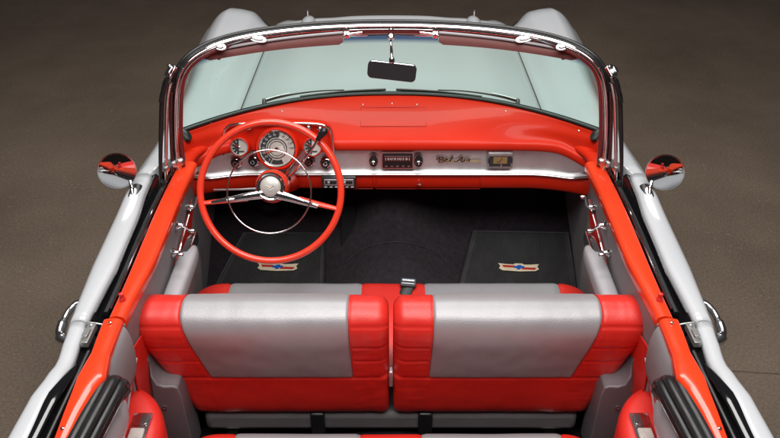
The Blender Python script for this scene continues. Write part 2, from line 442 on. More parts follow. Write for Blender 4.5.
# ---- rear quarters
for s in (-1,1):
    q=side_skin(-2.1,-1.027,s,'quarter_panel',car,40)
    # red rail
    bm=new(); px=[(-1.026,.731,.684,.968),(-1.08,.728,.682,.970),(-1.15,.722,.678,.972),(-1.20,.724,.668,.975),(-1.235,.726,.662,.976),(-1.27,.724,.674,.974),(-1.34,.722,.684,.970),(-1.42,.718,.688,.966),(-1.6,.715,.678,.96),(-1.9,.715,.678,.95)]
    px=[(y,o,i,z) for (y,o,i,z) in [tuple(v) for v in [list(a.to_tuple())+[0] if False else a for a in px]]]
    L=[]
    for a,b in zip(px,px[1:]):
        for k in range(4): L.append(tuple(a[m]+(b[m]-a[m])*k/4 for m in range(4)))
    L.append(px[-1]); sill_surface(bm,L,s); finish(bm,'quarter_rail',RED,q)
    # dark window slot with rubber channel, widening behind the door
    bm=new(); rows=[]
    for i in range(31):
        y=-1.027-.91*i/30; xo=abs(side_sec(y)[1].x)-.003; xi=.735
        rows.append(mir([(-xo-.002,y,.946),(-(xo*.85+xi*.15),y,.925),(-(xo*.5+xi*.5),y,.905),(-(xo*.25+xi*.75),y,.92),(-xi,y,.945)],s))
    loft(bm,rows); finish(bm,'window_slot_seal',BLACK,q)
    bm=new(); rows=[]
    # glossy oval lip of the quarter glass slot
    for i in range(21):
        t=i/20; y=-1.175-.55*t; w=.0175*math.sqrt(max(0.02,1-(1-min(1,t*4))**2)); cx=.763+.006*t-.012*(1-min(1,t*4))+.0
        rows.append(mir([(-(cx+w*math.cos(a)),y,.950+.018*min(1,t*5)+.006*math.sin(a)) for a in [2*PI*k/12 for k in range(12)]],s))
    loft(bm,rows,cu=True,capu=True); finish(bm,'quarter_window_lip',GLOSSBLACK,q)
    bm=new()
    tube(bm,mir([(-.738,-1.13-.4*i/12,.952) for i in range(13)],s),.005,8); finish(bm,'channel_rubber',BLACK,q)
    # striker hardware between door and quarter
    bm=new(); M=frame((s*.757,-1.070,.945),(0,0,1))
    prism(bm,rrect(.020,.075,.004),M,.016); prism(bm,rrect(.014,.03,.003,cy=-.01),M,.026); lathe(bm,[(.005,.012),(.005,.02),(.0003,.022)],M@Matrix.Translation((0,.025,0)),12)
    tube(bm,mir([(-.735,-1.03,.952),(-.75,-1.03,.956),(-.775,-1.03,.960)],s),.0028,8)
    finish(bm,'door_striker',ZINC,q,bevel=.001)
    bm=new()
    for yy in (-1.048,-1.39): lathe(bm,[(.0045,0),(.004,.002),(.0004,.003)],frame((s*.706,yy,.974 if yy>-1.2 else .970),(0,0,1)),14)
    finish(bm,'snap_stud',CHROME,q)
    # inner quarter trim: swollen grey upper, red lower
    bm=new(); rows=[]
    for i in range(23):
        t=i/22; y=-1.03-.82*t
        b=.003*math.sin(PI*min(1,t*2.2))
        rows.append(mir(cr([(-.690,y,.952),(-(.676-b*.6),y,.935),(-(.668-b),y,.88),(-(.675-b*.7),y,.80),(-.70,y,.72),(-.705,y,.6),(-.705,y,.36)],4),s))
    V=loft(bm,rows)
    for f in bm.faces:
        if f.calc_center_median().z<.79: f.material_index=1
    finish(bm,'quarter_trim',[GREY,SEATRED],q)
    bm=new(); tube(bm,mir([(-.686,-.99,.80),(-.690,-1.06,.76),(-.694,-1.13,.70),(-.70,-1.18,.62)],s),.003,8); finish(bm,'trim_piping',LIGHTGREY,q)
# ---- door jamb piping between door trim and seat
# ---- folded-top weatherstrips (black ribbed blocks) behind the doors
for s in (-1,1):
    bm=new()
    for k,(x0,x1,r,z) in enumerate(((.704,.718,.009,.940),(.688,.704,.0105,.950),(.670,.686,.011,.954),(.652,.668,.0105,.950),(.638,.654,.010,.935),(.670,.686,.032,.912))):
        tube(bm,mir(cr([(-x0,-1.215+.004*k,z-.03),(-x0,-1.228+.004*k,z-.006),(-x0-.001,-1.26,z),(-x1,-1.45,z),(-x1,-1.7,z)],4),s),r,10,flat=1.3)
    finish(bm,'top_weatherstrip',BLACK,car)
    # padded light grey roll inside it
    bm=new(); rows=[]
    for i in range(17):
        t=i/16; y=-1.165-.4*t; w=.020*math.sqrt(max(.04,1-(1-min(1,t*4))**2)); 
        rows.append(mir([(-(.664+.02*t+w*1.1*math.cos(a)),y,.85-.05+.045*min(1,.5+t*3)*(math.sin(a)) ) for a in [2*PI*k/14 for k in range(14)]],s))
    loft(bm,rows,cu=True,capu=True); finish(bm,'side_bolster',LIGHTGREY,car)
    # rear side arm rest: red padded console with chrome ash tray
    bm=new(); rows=[]
    outline=[(-.73,-.985),(-.70,-.985),(-.665,-1.005),(-.63,-1.045),(-.605,-1.10),(-.592,-1.17),(-.59,-1.30),(-.59,-1.60)]
    O=cr([(a,b,0) for a,b in outline],5)
    def lay(d,z):
        r=[]
        for i,p in enumerate(O):
            T=(O[min(i+1,len(O)-1)]-O[max(i-1,0)]).normalized(); N=Vector((T.y,-T.x,0))
            if N.x>0: N=-N
            # inward is toward -x,-y
            q_=p+Vector((-abs(N.x),-abs(N.y),0))*d
            r.append(Vector((q_.x,q_.y,z)))
        return r
    for d,z in ((0,.36),(0,.66),(.003,.68),(.012,.696),(.03,.703),(.06,.704),(.10,.704)): rows.append(mir(lay(d,z),s))
    rows.append(mir([Vector((-.735,min(p.y,-.99),.704)) for p in O],s))
    loft(bm,rows); ar=finish(bm,'rear_armrest',SEATRED,car)
    bm=new(); M=frame((s*.652,-1.158,.706),(0,0,1))
    prism(bm,rrect(.050,.11,.006),M,.006); prism(bm,rrect(.036,.035,.004,cy=.028),M,.010); prism(bm,rrect(.036,.035,.004,cy=-.018),M,.010,mi=1)
    finish(bm,'ash_tray',[CHROME,DIAL],ar,bevel=.0015)

# ---- front seat backs
SEATX=[(.95,-.700),(.90,-.706),(.86,-.713),(.79,-.705),(.73,-.688),(.66,-.668),(.58,-.640),(.50,-.612),(.40,-.60)]
def xout(z):
    for (za,a),(zb,b) in zip(SEATX,SEATX[1:]):
        if za>=z>=zb: return a+(b-a)*(za-z)/(za-zb)
    return SEATX[-1][1]
prof=even(cr([(0,-.855,.470),(0,-.885,.490),(0,-.897,.60),(0,-.915,.72),(0,-.930,.80),(0,-.928,.845),(0,-.908,.877),(0,-.870,.893),(0,-.83,.885),(0,-.795,.86),(0,-.765,.80),(0,-.72,.68),(0,-.68,.56),(0,-.69,.49),(0,-.76,.465)],10,True),220,True)
def seat_back(s):
    nv=len(prof)
    # normals of the profile (outward)
    cen=sum((p for p in prof),Vector())/nv
    nor=[]
    for i in range(nv):
        T=(prof[(i+1)%nv]-prof[i-1]).normalized(); N=Vector((0,T.z,-T.y))
        if N.dot(prof[i]-cen)<0: N=-N
        nor.append(N)
    inner=-.006
    def bnd(z):  # silver panel limits
        t=min(max((.877-z)/.24,0),1); return -.578+.055*t, -.118+.008*t
    nA,nB,nC=26,70,24
    cols=[]
    for i in range(nA+1): cols.append(('a',i/nA))
    for i in range(1,nB+1): cols.append(('b',(i/nB)*.3+.7*(.5-.5*math.cos(PI*i/nB))))
    for i in range(1,nC+1): cols.append(('c',i/nC))
    bm=new(); V=[]
    R=.052
    for kind,t in cols:
        r=[]
        for j,p in enumerate(prof):
            z=p.z; xo=xout(z); b0,b1=bnd(z)
            if kind=='a': 
                tt=1-math.cos(t*PI/2) ; x=xo+(b0-xo)*(tt*.6+t*.4)
            elif kind=='b': x=b0+(b1-b0)*t
            else:
                tt=math.sin(t*PI/2); x=b1+(inner-b1)*(tt*.6+t*.4)
            dl=x-xo; dr=inner-x
            e=0
            RO=.040 if z>.8 else .044
            if dl<RO: e+=RO*(1-math.sqrt(max(0,1-(1-dl/RO)**2)))*.85
            RI=.036 if z>.64 else .022
            if dr<RI: e+=RI*(1-math.sqrt(max(0,1-(1-dr/RI)**2)))*.85
            # seams and puffing
            rear=p.y<-.86 or z>.84
            g=0
            if rear:
                gz=math.exp(-((z-.640)/.0032)**2) if p.y<-.85 and z<.7 else 0
                g+=.004*gz
                if z>.636 :
                    for b_ in (b0,b1): g+=.004*math.exp(-((x-b_)/.0034)**2)
                if kind!='b' and z>.64 and p.y<-.87:
                    g+=.0040*math.exp(-((z-.852)/.0032)**2)+.0026*math.exp(-((z-.775)/.0034)**2)+.0026*math.exp(-((z-.715)/.0034)**2)
                if kind=='b': g-=.006*math.sin(PI*t)**.5*math.sin(PI*min(1,max(0,(z-.64)/.24)))**.5
            w=.0008*noise.noise(Vector((x*9+s*3,z*9,p.y*9)))+.0008*noise.noise(Vector((x*26,z*22,s*5.)))
            if kind!='b': w+=.0013*noise.noise(Vector((x*46+s,z*9,p.y*9)))+.0008*noise.noise(Vector((x*15,z*60,s*2.)))
            if kind=='b' and rear: w+=.0007*noise.noise(Vector((x*55,z*12,2.)))*math.exp(-((z-.655)/.02)**2)
            q=p-nor[j]*(e+g-w)
            r.append(Vector((x,q.y,q.z)))
        V.append(mir(r,s))
    rows=loft(bm,V,cu=True,capu=True)
    cen_faces=[]
    bm.faces.ensure_lookup_table()
    o_bm=new()
    sel=[]
    for f in bm.faces:
        if len(f.verts)>4: continue
        c=f.calc_center_median(); x=-s*c.x*-1 if False else (c.x if s<0 else -c.x)
        b0,b1=bnd(c.z)
        if b0<x<b1 and ((c.y<-.86 and c.z>.640) or (c.y>=-.86 and c.z>.62)): sel.append(f)
    bmesh.ops.recalc_face_normals(bm,faces=bm.faces); bm.normal_update()
    vm={}
    for f in sel:
        vs=[]
        for v in f.verts:
            if v not in vm: vm[v]=o_bm.verts.new(v.co+v.normal*.0012)
            vs.append(vm[v])
        o_bm.faces.new(vs)
    sb=finish(bm,'front_seat_back',SEATRED,car,sharp=180)
    finish(o_bm,'seat_center_panel',SILVER,sb,sharp=180)
    # piping beside the silver panel
    bm=new()
    for side_ in (0,1):
        pts=[]
        for j,p in enumerate(prof):
            if (p.y<-.86 and p.z>.640) or (p.y>=-.86 and p.z>.80): 
                x=bnd(p.z)[side_]+(-.003 if side_==0 else .003); pts.append((j,Vector((x,p.y,p.z))+nor[j]*-.0015))
        pts.sort(key=lambda a:a[0]); tube(bm,mir([q for _,q in pts],s),.0022,6)
    finish(bm,'seat_piping',SEATRED,sb)
    # moulded grey hinge shield at the outer foot of the back
    bm=new()
    A=[(-.690,.765),(-.684,.725),(-.675,.690),(-.662,.667),(-.645,.657),(-.620,.658),(-.606,.652),(-.600,.62),(-.598,.55),(-.596,.46),(-.596,.36),(-.700,.36),(-.706,.46),(-.702,.60)]
    ya=lambda z:-.955+.04*smooth(.66,.75,z)
    front=[];back=[]
    Pp=[Vector((x,ya(z),z)) for x,z in A]
    loft(bm,[mir([p+Vector((0,.10,0)) for p in Pp],s),mir([p+Vector((0,.006,0)) for p in Pp],s),mir([Vector((p.x*.995-.002,p.y,p.z-.001)) for p in Pp],s)],cu=True,capu=True)
    hs=finish(bm,'hinge_shield',SHIELD,car,bevel=.008,seg=3)
    bm=new(); lathe(bm,[(.006,0),(.006,.003),(.003,.003),(.003,.002),(.0003,.002)],frame((s*.655,-.956,.575),(0,-1,.1)),16); finish(bm,'shield_screw',SATIN,hs)
    bm=new(); c_=(-.700,.575)
    tube(bm,mir([(-.700,-.95,.74),(-.715,-.93,.66),(-.722,-.92,.56)],s),.006,10); finish(bm,'shield_edge_trim',BRUSH,hs)
    return sb
backs={s:seat_back(s) for s in (-1,1)}
# latch between the two backs
bm=new(); box(bm,(-.006,-.90,.60),(.006,-.875,.66)); finish(bm,'seat_latch',BRUSH,car,bevel=.003)

# ---- front cushion
def cushion(name,xl,yf,yb,zt,zb,bands,parent,y_round=.05):
    """bench cushion with rounded front edge; bands: silver x-ranges"""
    bm=new(); pr=even(cr([(0,yb,zt-.02),(0,yb+(yf-yb)*.4,zt),(0,yf-(y_round if yf>yb else -y_round),zt),(0,yf-(.012 if yf>yb else -.012),zt-.018),(0,yf,zt-.05),(0,yf-(.01 if yf>yb else -.01),zb)],6),50)
    xs=[]; N=120
    V=[]
    edges=sorted([e for b in bands for e in b])
    xs=[-xl+2*xl*i/N for i in range(N+1)]
    for e in edges:
        k=min(range(len(xs)),key=lambda i:abs(xs[i]-e)); xs[k]=e
    for x in xs:
        d=min(x+xl,xl-x); R=.11; e=R*(1-math.sqrt(max(0,1-(1-min(1,d/R))**2)))
        r=[]
        for p in pr:
            g=sum(.004*math.exp(-((x-k)/.006)**2) for k in edges)
            q=p.copy(); q.z-=e*.35+g; q.y+=(-1 if yf>yb else 1)*e*.8*smooth(yb,yf,p.y) if True else 0
            if d<R: q.z=max(q.z,zb-.0) if p.z>zb else q.z
            q.z+=.002*noise.noise(Vector((x*8,p.y*8,4)))
            r.append(Vector((x,q.y,q.z)))
        V.append(r)
    loft(bm,V,capu=True)
    bm.faces.ensure_lookup_table()
    bmesh.ops.recalc_face_normals(bm,faces=bm.faces); bm.normal_update(); o_bm=new(); sel=[]; vm={}
    for f in bm.faces:
        c=f.calc_center_median()
        if len(f.verts)==4 and any(a<c.x<b for a,b in bands): sel.append(f)
    for f in sel:
        vs=[]
        for v in f.verts:
            if v not in vm: vm[v]=o_bm.verts.new(v.co+v.normal*.0012)
            vs.append(vm[v])
        o_bm.faces.new(vs)
    a=finish(bm,name,SEATRED,parent,sharp=180); finish(o_bm,'seat_center_panel',SILVER,a,sharp=180); return a
cushion('front_seat_cushion',.700,-.352,-.80,.580,.44,[(-.561,-.102),(.118,.585)],car)
cushion('rear_seat_cushion',.585,-1.045,-1.70,.585,.36,[(-.430,-.085),(.085,.470)],car)
# rear seat back beyond the frame
bm=new(); rows=[]
for p in cr([(0,-1.50,.56),(0,-1.56,.70),(0,-1.62,.86),(0,-1.68,.90),(0,-1.76,.88),(0,-1.80,.6)],5): rows.append([Vector((x,p.y,p.z)) for x in (-.585,-.3,0,.3,.585)])
loft(bm,rows); finish(bm,'rear_seat_back',SEATRED,car)
# seat base beam and straps
bm=new(); box(bm,(-.575,-.875,.385),(.575,-.60,.462)); sbm=finish(bm,'seat_base',DKGREY,car,bevel=.02,seg=3)
bm=new()
for x in (-.225,.105): box(bm,(x-.022,-.885,.37),(x+.022,-.62,.470))
finish(bm,'base_strap',BLACK,sbm,bevel=.006)
for x in (-.5,.5):
    bm=new(); box(bm,(x-.02,-.9,.33),(x+.02,-.45,.36)); finish(bm,'seat_track',CHROME,car,bevel=.004)
# seat belt buckle on the cushion
bm=new(); M=frame((.060,-.395,.590),(0,-.25,1),(0,1,0),math.radians(-6))
prism(bm,rrect(.054,.036,.006),M,.012); prism(bm,rrect(.044,.008,.002,cy=.007),M,.0145,mi=1); prism(bm,rrect(.046,.004,.001,cy=-.007),M,.014,mi=1)
tube(bm,[M@Vector((0,-.01,.004)),M@Vector((-.01,-.07,.0)),M@Vector((-.02,-.20,-.03))],.022,8,flat=.15,mi=0,up=Vector((0,0,1)))
finish(bm,'belt_buckle',[BLACK,SATIN],car,bevel=.002)

# ---- floor pan, tunnel, firewall, kick panels
def humpf(x): return .125*math.exp(-(x/.17)**2)+.02*math.exp(-(x/.3)**2)
FP=((-2.0,.30),(-1.1,.315),(-.6,.318),(-.3,.320),(-.06,.330),(.06,.365),(.18,.415),(.30,.50),(.42,.66),(.46,.78),(.47,.86))
def hfac(y): return (1.0 if y<.2 else 1-smooth(.2,.5,y))*(.9+.6*smooth(-.5,.15,y))*smooth(-.95,-.75,y)
def carpet_z(x,y):
    for (a,za),(b,zb) in zip(FP,FP[1:]):
        if a<=y<=b: return za+(zb-za)*(y-a)/(b-a)+humpf(x)*hfac(y)
    return .3
bm=new(); rows=[]
for i in range(61):
    x=-.80+1.6*i/60
    hump=humpf(x)
    pr=[]
    for y,z in ((-2.0,.30),(-1.1,.315),(-.6,.318),(-.3,.320),(-.06,.330),(.06,.365),(.18,.415),(.30,.50),(.42,.66),(.46,.78),(.47,.86)):
        hh=hump*hfac(y)
        pr.append(Vector((x,y,z+hh)))
    rows.append(cr(pr,5))
loft(bm,rows); fl=finish(bm,'carpet',CARPET,car)
# bright bead where the carpet crosses the tunnel
CARPET2=mat('bead_vinyl',(.05,.045,.05),.7)
bm=new(); pts=[]
for u,v in cr([(346,263,0),(360,251,0),(378,244.5,0),(400,242.5,0),(420,246,0),(436,253,0),(447,262,0)],4) and [(p.x,p.y) for p in cr([(346,263,0),(360,251,0),(378,244.5,0),(400,242.5,0),(420,246,0),(436,253,0),(447,262,0)],4)]:
    best=None
    for k in range(400):
        z=.30+.5*k/399; p=at(u,v,Z=z); d_=abs(carpet_z(p.x,p.y)-z)
        if best is None or d_<best[0]: best=(d_,p)
    pts.append(best[1]+Vector((0,-.002,.004)))
tube(bm,pts,.0009,6); finish(bm,'tunnel_bead',CARPET2,car)
for s in (-1,1):
    bm=new(); rows=[]
    for z in (.30,.45,.60,.75,.94):
        rows.append(mir(cr([(-.700,-.36,z),(-.715,-.28,z),(-.737,-.10,z),(-.750,.06,z),(-.757,.20,z),(-.745,.38,z)],4),s))
    loft(bm,rows); finish(bm,'kick_panel',mat('kick_board',(.20,.19,.20),.6,bump=(300,.3,.0006,'noise'),var=(9,.1)),car)
PEDAL=mat('pedal_rubber',(.009,.009,.010),.8,spec=.1)
# pedals
for x,z,w,h in ((-.33,.56,.10,.06),(-.50,.54,.06,.045)):
    bm=new(); M=frame((x,.20,z),(0,-.8,.6)); prism(bm,rrect(w,h,.012),M,.014)
    tube(bm,[M@Vector((0,0,0)),M@Vector((0,.06,-.05)),(x,.30,z+.25)],.008,8); finish(bm,'pedal',PEDAL,car,bevel=.003)
bm=new(); M=frame((-.175,.10,.45),(0,-.75,.66)); prism(bm,rrect(.06,.26,.02),M,.016); finish(bm,'accelerator',PEDAL,car,bevel=.004)

# ---- inner underside walls so that nothing shows through
bm=new(); box(bm,(-.90,-2.1,.22),(.90,1.2,.26)); finish(bm,'underbody',UNDERBLK,car)
for x in (-1,1):
    for y in (.72,-1.9):
        bm=new(); M=frame((x*.80,y,.34),(x,0,0)); lathe(bm,[(.20,-.18),(.30,-.18),(.335,-.15),(.34,-.08),(.335,0),(.30,.02),(.21,.015)],M,40,cap=False)
        w=finish(bm,'wheel',BLACK,car)
        bm=new(); lathe(bm,[(.21,-.02),(.215,.012),(.12,.005),(.09,.02),(.0005,.025)],M,40,cap=False); finish(bm,'hubcap',CHROME,w)

# ---- dashboard
XD=.735
def brow_y(x): return -.004-.13*max(0,(abs(x)-.42)/.30)**2.2
bm=new(); rows=[]
for i in range(97):
    x=-.728+1.456*i/96; ax=abs(x)
    y0=cowl_y(x)-.002; yb=brow_y(x); 
    if yb>y0-.03: yb=y0-.03
    zt=1.028-.004*(ax/.7)**2
    zl=.928+.012*smooth(.45,.62,ax)-.030*smooth(.60,.74,ax)
    pr=[(x,y0+.012,zt-.004),(x,y0-.008,zt-.002),(x,y0-.25*(y0-yb),zt-.012),(x,y0-.55*(y0-yb),zt-.036),(x,yb+.022,zl+.022),(x,yb+.004,zl+.006),(x,yb,zl-.008),(x,yb+.004,zl-.022),(x,yb+.016,zl-.030),(x,yb+.03,zl-.032)]
    rows.append(cr(pr,4))
loft(bm,rows); dash=finish(bm,'dashboard',DASHRED,car,sharp=60); solid(dash,.004,-1)
for s in (-1,1):   # rolled corner that carries the pad round to the door rail
    bm=new(); P=[at(183.5,168.5,Z=.945),at(186,162,Z=.950),at(192,154.5,Z=.950),at(203,147.5,Z=.945),at(217,142.5,Z=.936),at(235,140,Z=.925)]
    P=cr(P,6); tube(bm,mir([Vector((p.x,p.y,p.z)) for p in P],s),[.030-.012*k/(len(P)-1) for k in range(len(P))],16,flat=.75,up=Vector((0,0,1)))
    finish(bm,'dash_corner',DASHRED,dash)
# gasket round the glass
bm=new(); pts=[Vector((x,cowl_y(x)+.004,1.030)) for x in [-.728+1.456*i/80 for i in range(81)]]
tube(bm,pts,.011,10,flat=.8); gk=finish(bm,'windshield_gasket',BLACK,car)
bm=new()
for s in (-1,1): lathe(bm,[(.022,-.01),(.020,.005),(.0004,.009)],frame((s*.716,-.10,1.02),(-s*.5,-.4,.8)),20,sx=.7,sy=1.2)
finish(bm,'gasket_corner',BLACK,gk)
# lower red panel
bm=new(); rows=[]
for i in range(65):
    x=-XD-.01+2*(XD+.01)*i/64; ax=abs(x); dy=-.055*max(0,(ax-.50)/.24)**2
    rows.append([Vector((x,y+dy,z)) for y,z in ((.10,.80),(.035,.800),(.022,.794),(.018,.782),(.024,.735),(.034,.724),(.06,.716),(.12,.72))])
loft(bm,rows); lp=finish(bm,'lower_dash',DASHRED,dash,sharp=60)
# bright trim panel across the dash
def trim_top(ax): return .900-.0*ax-.055*smooth(.60,.745,ax)**1.5
bm=new(); rows=[]
for i in range(121):
    x=-.745+1.49*i/120; ax=abs(x); dy=-.060*max(0,(ax-.50)/.24)**2
    zt=trim_top(ax); zb=.799+.0*ax+.022*smooth(.66,.745,ax)
    c_=0
    pr=[(x,.030+dy,zt),(x,.026+dy,zt-.003),(x,.026+dy,zt-.3*(zt-zb)),(x,.028+dy,zt-.7*(zt-zb)),(x,.024+dy,zb+.010),(x,.016+dy,zb+.004),(x,.012+dy,zb-.002),(x,.014+dy,zb-.008),(x,.024+dy,zb-.014)]
    rows.append([Vector(p) for p in pr])
loft(bm,rows); tp=finish(bm,'dash_trim',BRUSH,dash,sharp=60)
bm=new(); pts=[]
for i in range(81):
    x=-.745+1.49*i/80; ax=abs(x); dy=-.060*max(0,(ax-.50)/.24)**2; pts.append(Vector((x,.010+dy,.797+.022*smooth(.66,.745,ax))))
tube(bm,pts,.0035,10); finish(bm,'trim_bead',CHROME,dash)
# speaker grille outline, screws on the pad
def onpad(u,v): # walk down the ray to the pad surface
    best=None
    for k in range(60):
        z=1.03-.12*k/59; p=at(u,v,Z=z); y0=cowl_y(p.x)-.002; yb=brow_y(p.x); zt=1.028-.004*(abs(p.x)/.7)**2; zl=.928
        f=(y0-p.y)/(y0-yb)
        zs=zt-.002-(.012*min(1,f/.25) if f<.25 else 0) if f<.25 else (zt-.014-(.024)*(f-.25)/.3 if f<.55 else zt-.038-(zt-.038-zl-.022)*min(1,(f-.55)/.35))
        if best is None or abs(zs-z)<best[0]: best=(abs(zs-z),p)
    return best[1]
bm=new()
for u,v in ((211,123),(282,111.5),(363,105),(392,104),(417,105),(506,111.5),(579,131)):
    p=onpad(u,v); lathe(bm,[(.0042,-.002),(.004,.002),(.002,.0035),(.0003,.0037)],frame(p+Vector((0,0,.001)),(0,-.15,1)),12)
finish(bm,'dash_screw',CHROME,dash)
bm=new(); q=[onpad(361,108),onpad(426,108),onpad(426.5,127),onpad(360.5,127)]
pp=[]
for a,b in zip(q,q[1:]+q[:1]):
    for k in range(8): pp.append(a.lerp(b,k/8)+Vector((0,-.001,.0035)))
tube(bm,pp,.0011,6,closed=True); finish(bm,'speaker_lid_edge',mat('edge_red',(.40,.015,.008),.5),dash)

# instrument hood and gauges
FN=Vector((0,-.93,.36)).normalized()   # the gauges face back and up a little
def face(u,v,y): return at(u,v,Y=y)
bm=new()
pl=[(222,155),(222.5,146),(223.5,133),(228,126.5),(237,124),(255,123.3),(277,122.8),(299,123.3),(317,124),(327,127),(331.5,134),(333.5,150),(334,155)]
pts=cr([face(u,v,-.035) for u,v in pl],5)
tube(bm,pts,.0042,10); finish(bm,'cluster_molding',CHROME,dash)
# red pod behind the gauges
bm=new(); rows=[]
O=[face(u,v,-.030) for u,v in pl]
O=cr(O,4)
cc=face(277,150,-.03)
rows.append([p+Vector((0,.075,-.045)) for p in O])
rows.append([p+Vector((0,.045,-.006)) for p in O])
rows.append([p+Vector((0,.012,.004)) for p in O]); rows.append([p+Vector((0,-.006,.001)) for p in O])
rows.append([cc+(p-cc)*.965+Vector((0,-.006,0)) for p in O])
rows.append([cc+(p-cc)*.95+Vector((0,.012,0)) for p in O])
rows.append([cc+(p-cc)*.5+Vector((0,.016,0)) for p in O]); rows.append([cc+(p-cc)*.02+Vector((0,.018,0)) for p in O])
loft(bm,rows); cl=finish(bm,'instrument_cluster',DASHRED,dash,sharp=50)
def gauge(u,v,y,R,kind):
    c=face(u,v,y); M=frame(c,FN)
    bm=new()
    # red pod collar + chrome bezel + dial
    lathe(bm,[(R*1.22,-.05),(R*1.20,-.006),(R*1.12,.006),(R*1.03,.007),(R*1.0,.002)],M,56,mi=0,cap=False)
    lathe(bm,[(R*1.03,.006),(R*1.0,.009),(R*.955,.007),(R*.94,.001)],M,56,mi=1,cap=False)
    lathe(bm,[(R*.95,.000),(.0004,.000)],M,56,mi=2,cap=False)
    if kind=='speed':
        # dark number arc on the left, printed numbers and ticks
        a0,a1=math.radians(80),math.radians(245)
        arc=[(R*.90*math.cos(a0+(a1-a0)*k/30),R*.90*math.sin(a0+(a1-a0)*k/30)) for k in range(31)]+[(R*.60*math.cos(a1-(a1-a0)*k/30),R*.60*math.sin(a1-(a1-a0)*k/30)) for k in range(31)]
        prism(bm,arc,M,.0010,mi=3)
        a2,a3=math.radians(248),math.radians(292)
        arc=[(R*.88*math.cos(a2+(a3-a2)*k/12),R*.88*math.sin(a2+(a3-a2)*k/12)) for k in range(13)]+[(R*.64*math.cos(a3-(a3-a2)*k/12),R*.64*math.sin(a3-(a3-a2)*k/12)) for k in range(13)]
        prism(bm,arc,M,.0010,mi=3)
        for k in range(13):
            a=math.radians(236-k*19.5); 
            text(bm,str(k*10),R*.15,M@Matrix.Translation((R*.74*math.cos(a),R*.74*math.sin(a),.0014)),mi=5 if k<8 else 3,depth=.0002)
            aa=a; prism(bm,[(R*.86*math.cos(aa-.02),R*.86*math.sin(aa-.02)),(R*.93*math.cos(aa-.02),R*.93*math.sin(aa-.02)),(R*.93*math.cos(aa+.02),R*.93*math.sin(aa+.02)),(R*.86*math.cos(aa+.02),R*.86*math.sin(aa+.02))],M,.0018,mi=5 if k<8 else 3)
        lathe(bm,[(R*.56,.0006),(R*.55,.002),(R*.50,.002)],M,40,mi=1,cap=False)
        lathe(bm,[(R*.42,.0006),(R*.41,.0016),(R*.38,.0016)],M,40,mi=1,cap=False)
        prism(bm,[(R*.02,R*.0),(R*.42,-R*.16),(R*.34,R*.20)],M,.0022,mi=5,h0=.001)
        na=math.radians(203)
    else:
        a0,a1=math.radians(95),math.radians(265)
        arc=[(R*.88*math.cos(a0+(a1-a0)*k/20),R*.88*math.sin(a0+(a1-a0)*k/20)) for k in range(21)]
        prism(bm,arc,M,.0010,mi=3)
        arc=[(-R*.6,-R*.45),(R*.55,-R*.45),(R*.5,-R*.62),(-R*.5,-R*.62)]; prism(bm,arc,M,.0014,mi=3)
        for k in range(5):
            a=math.radians(120+k*30); prism(bm,[(R*.62*math.cos(a-.05),R*.62*math.sin(a-.05)),(R*.82*math.cos(a-.05),R*.82*math.sin(a-.05)),(R*.82*math.cos(a+.05),R*.82*math.sin(a+.05)),(R*.62*math.cos(a+.05),R*.62*math.sin(a+.05))],M,.0016,mi=5)
        na=math.radians(150)
    d=Vector((math.cos(na),math.sin(na))); n_=Vector((-d.y,d.x))
    prism(bm,[tuple(d*R*.85),tuple(n_*R*.05),tuple(-d*R*.15),tuple(-n_*R*.05)],M,.0045,mi=4,h0=.0035)
    lathe(bm,[(R*.10,.0005),(R*.09,.006),(.0004,.007)],M,20,mi=1)
    g=finish(bm,'gauge' if kind!='speed' else 'speedometer',[DASHRED,CHROME,DIAL,DIALDK,NEEDLE,PALE],dash,sharp=40)
    return g
sp=gauge(277,148.5,-.055,.0665,'speed')
gauge(239.5,147,-.045,.031,'small'); gauge(312.5,147,-.045,.031,'small')
def knob(u,v,y,r,parent=dash,L=.03):
    M=frame(face(u,v,y),FN); bm=new()
    lathe(bm,[(r*1.5,-.012),(r*1.5,0),(r*1.2,.003),(r*.9,.004)],M,28,mi=1,cap=False)
    lathe(bm,[(r*.7,0),(r*.75,L*.4),(r*1.0,L*.5),(r*1.0,L*.9),(r*.85,L),(.0004,L)],M,28,mi=0)
    lathe(bm,[(r*.60,L*1.0),(r*.55,L*1.12),(r*.3,L*1.12)],M,20,mi=1,cap=False)
    return finish(bm,'dash_knob',[BLACK,CHROME],parent)
for u,v in ((236.5,163),(254,161.5),(309.5,161.5),(326,163)): knob(u,v,.012,.0145)
for u,v in ((249,127.5),(308.5,127.5),(320,128.5)): 
    M=frame(face(u,v,-.03),FN); bm=new(); lathe(bm,[(.009,0),(.009,.006),(.006,.009),(.0004,.010)],M,20); finish(bm,'switch_button',CHROME,dash)
# radio
bm=new(); c=face(397.5,160,.012); FR=Vector((0,-1,.06)); M=frame(c,FR)
prism(bm,rrect(.122,.070,.004),M,.004,mi=1); prism(bm,rrect(.112,.058,.003),M,.008,mi=0)
for j,(yy,h) in enumerate(((.012,.016),)): prism(bm,rrect(.098,h,.002,cy=yy-.004),M,.0095,mi=2)
for x in range(-4,5): prism(bm,rrect(.0018,.010,.0004,cx=x*.011,cy=.008),M,.0105,mi=3)
prism(bm,rrect(.100,.002,.0005,cy=.019),M,.0105,mi=1)
for x in range(-2,3):
    prism(bm,rrect(.015,.012,.002,cx=x*.021,cy=-.018),M,.014,mi=0); prism(bm,rrect(.010,.0035,.001,cx=x*.021,cy=-.019),M,.0155,mi=1)
text(bm,'5 6 7 8 10 12 16',.0115,M@Matrix.Translation((0,.009,.0100)),mi=3,depth=.0002)
finish(bm,'radio',[BLACK,SATIN,mat('radio_face',(.09,.02,.022),.3),PALE],dash,bevel=.0008)
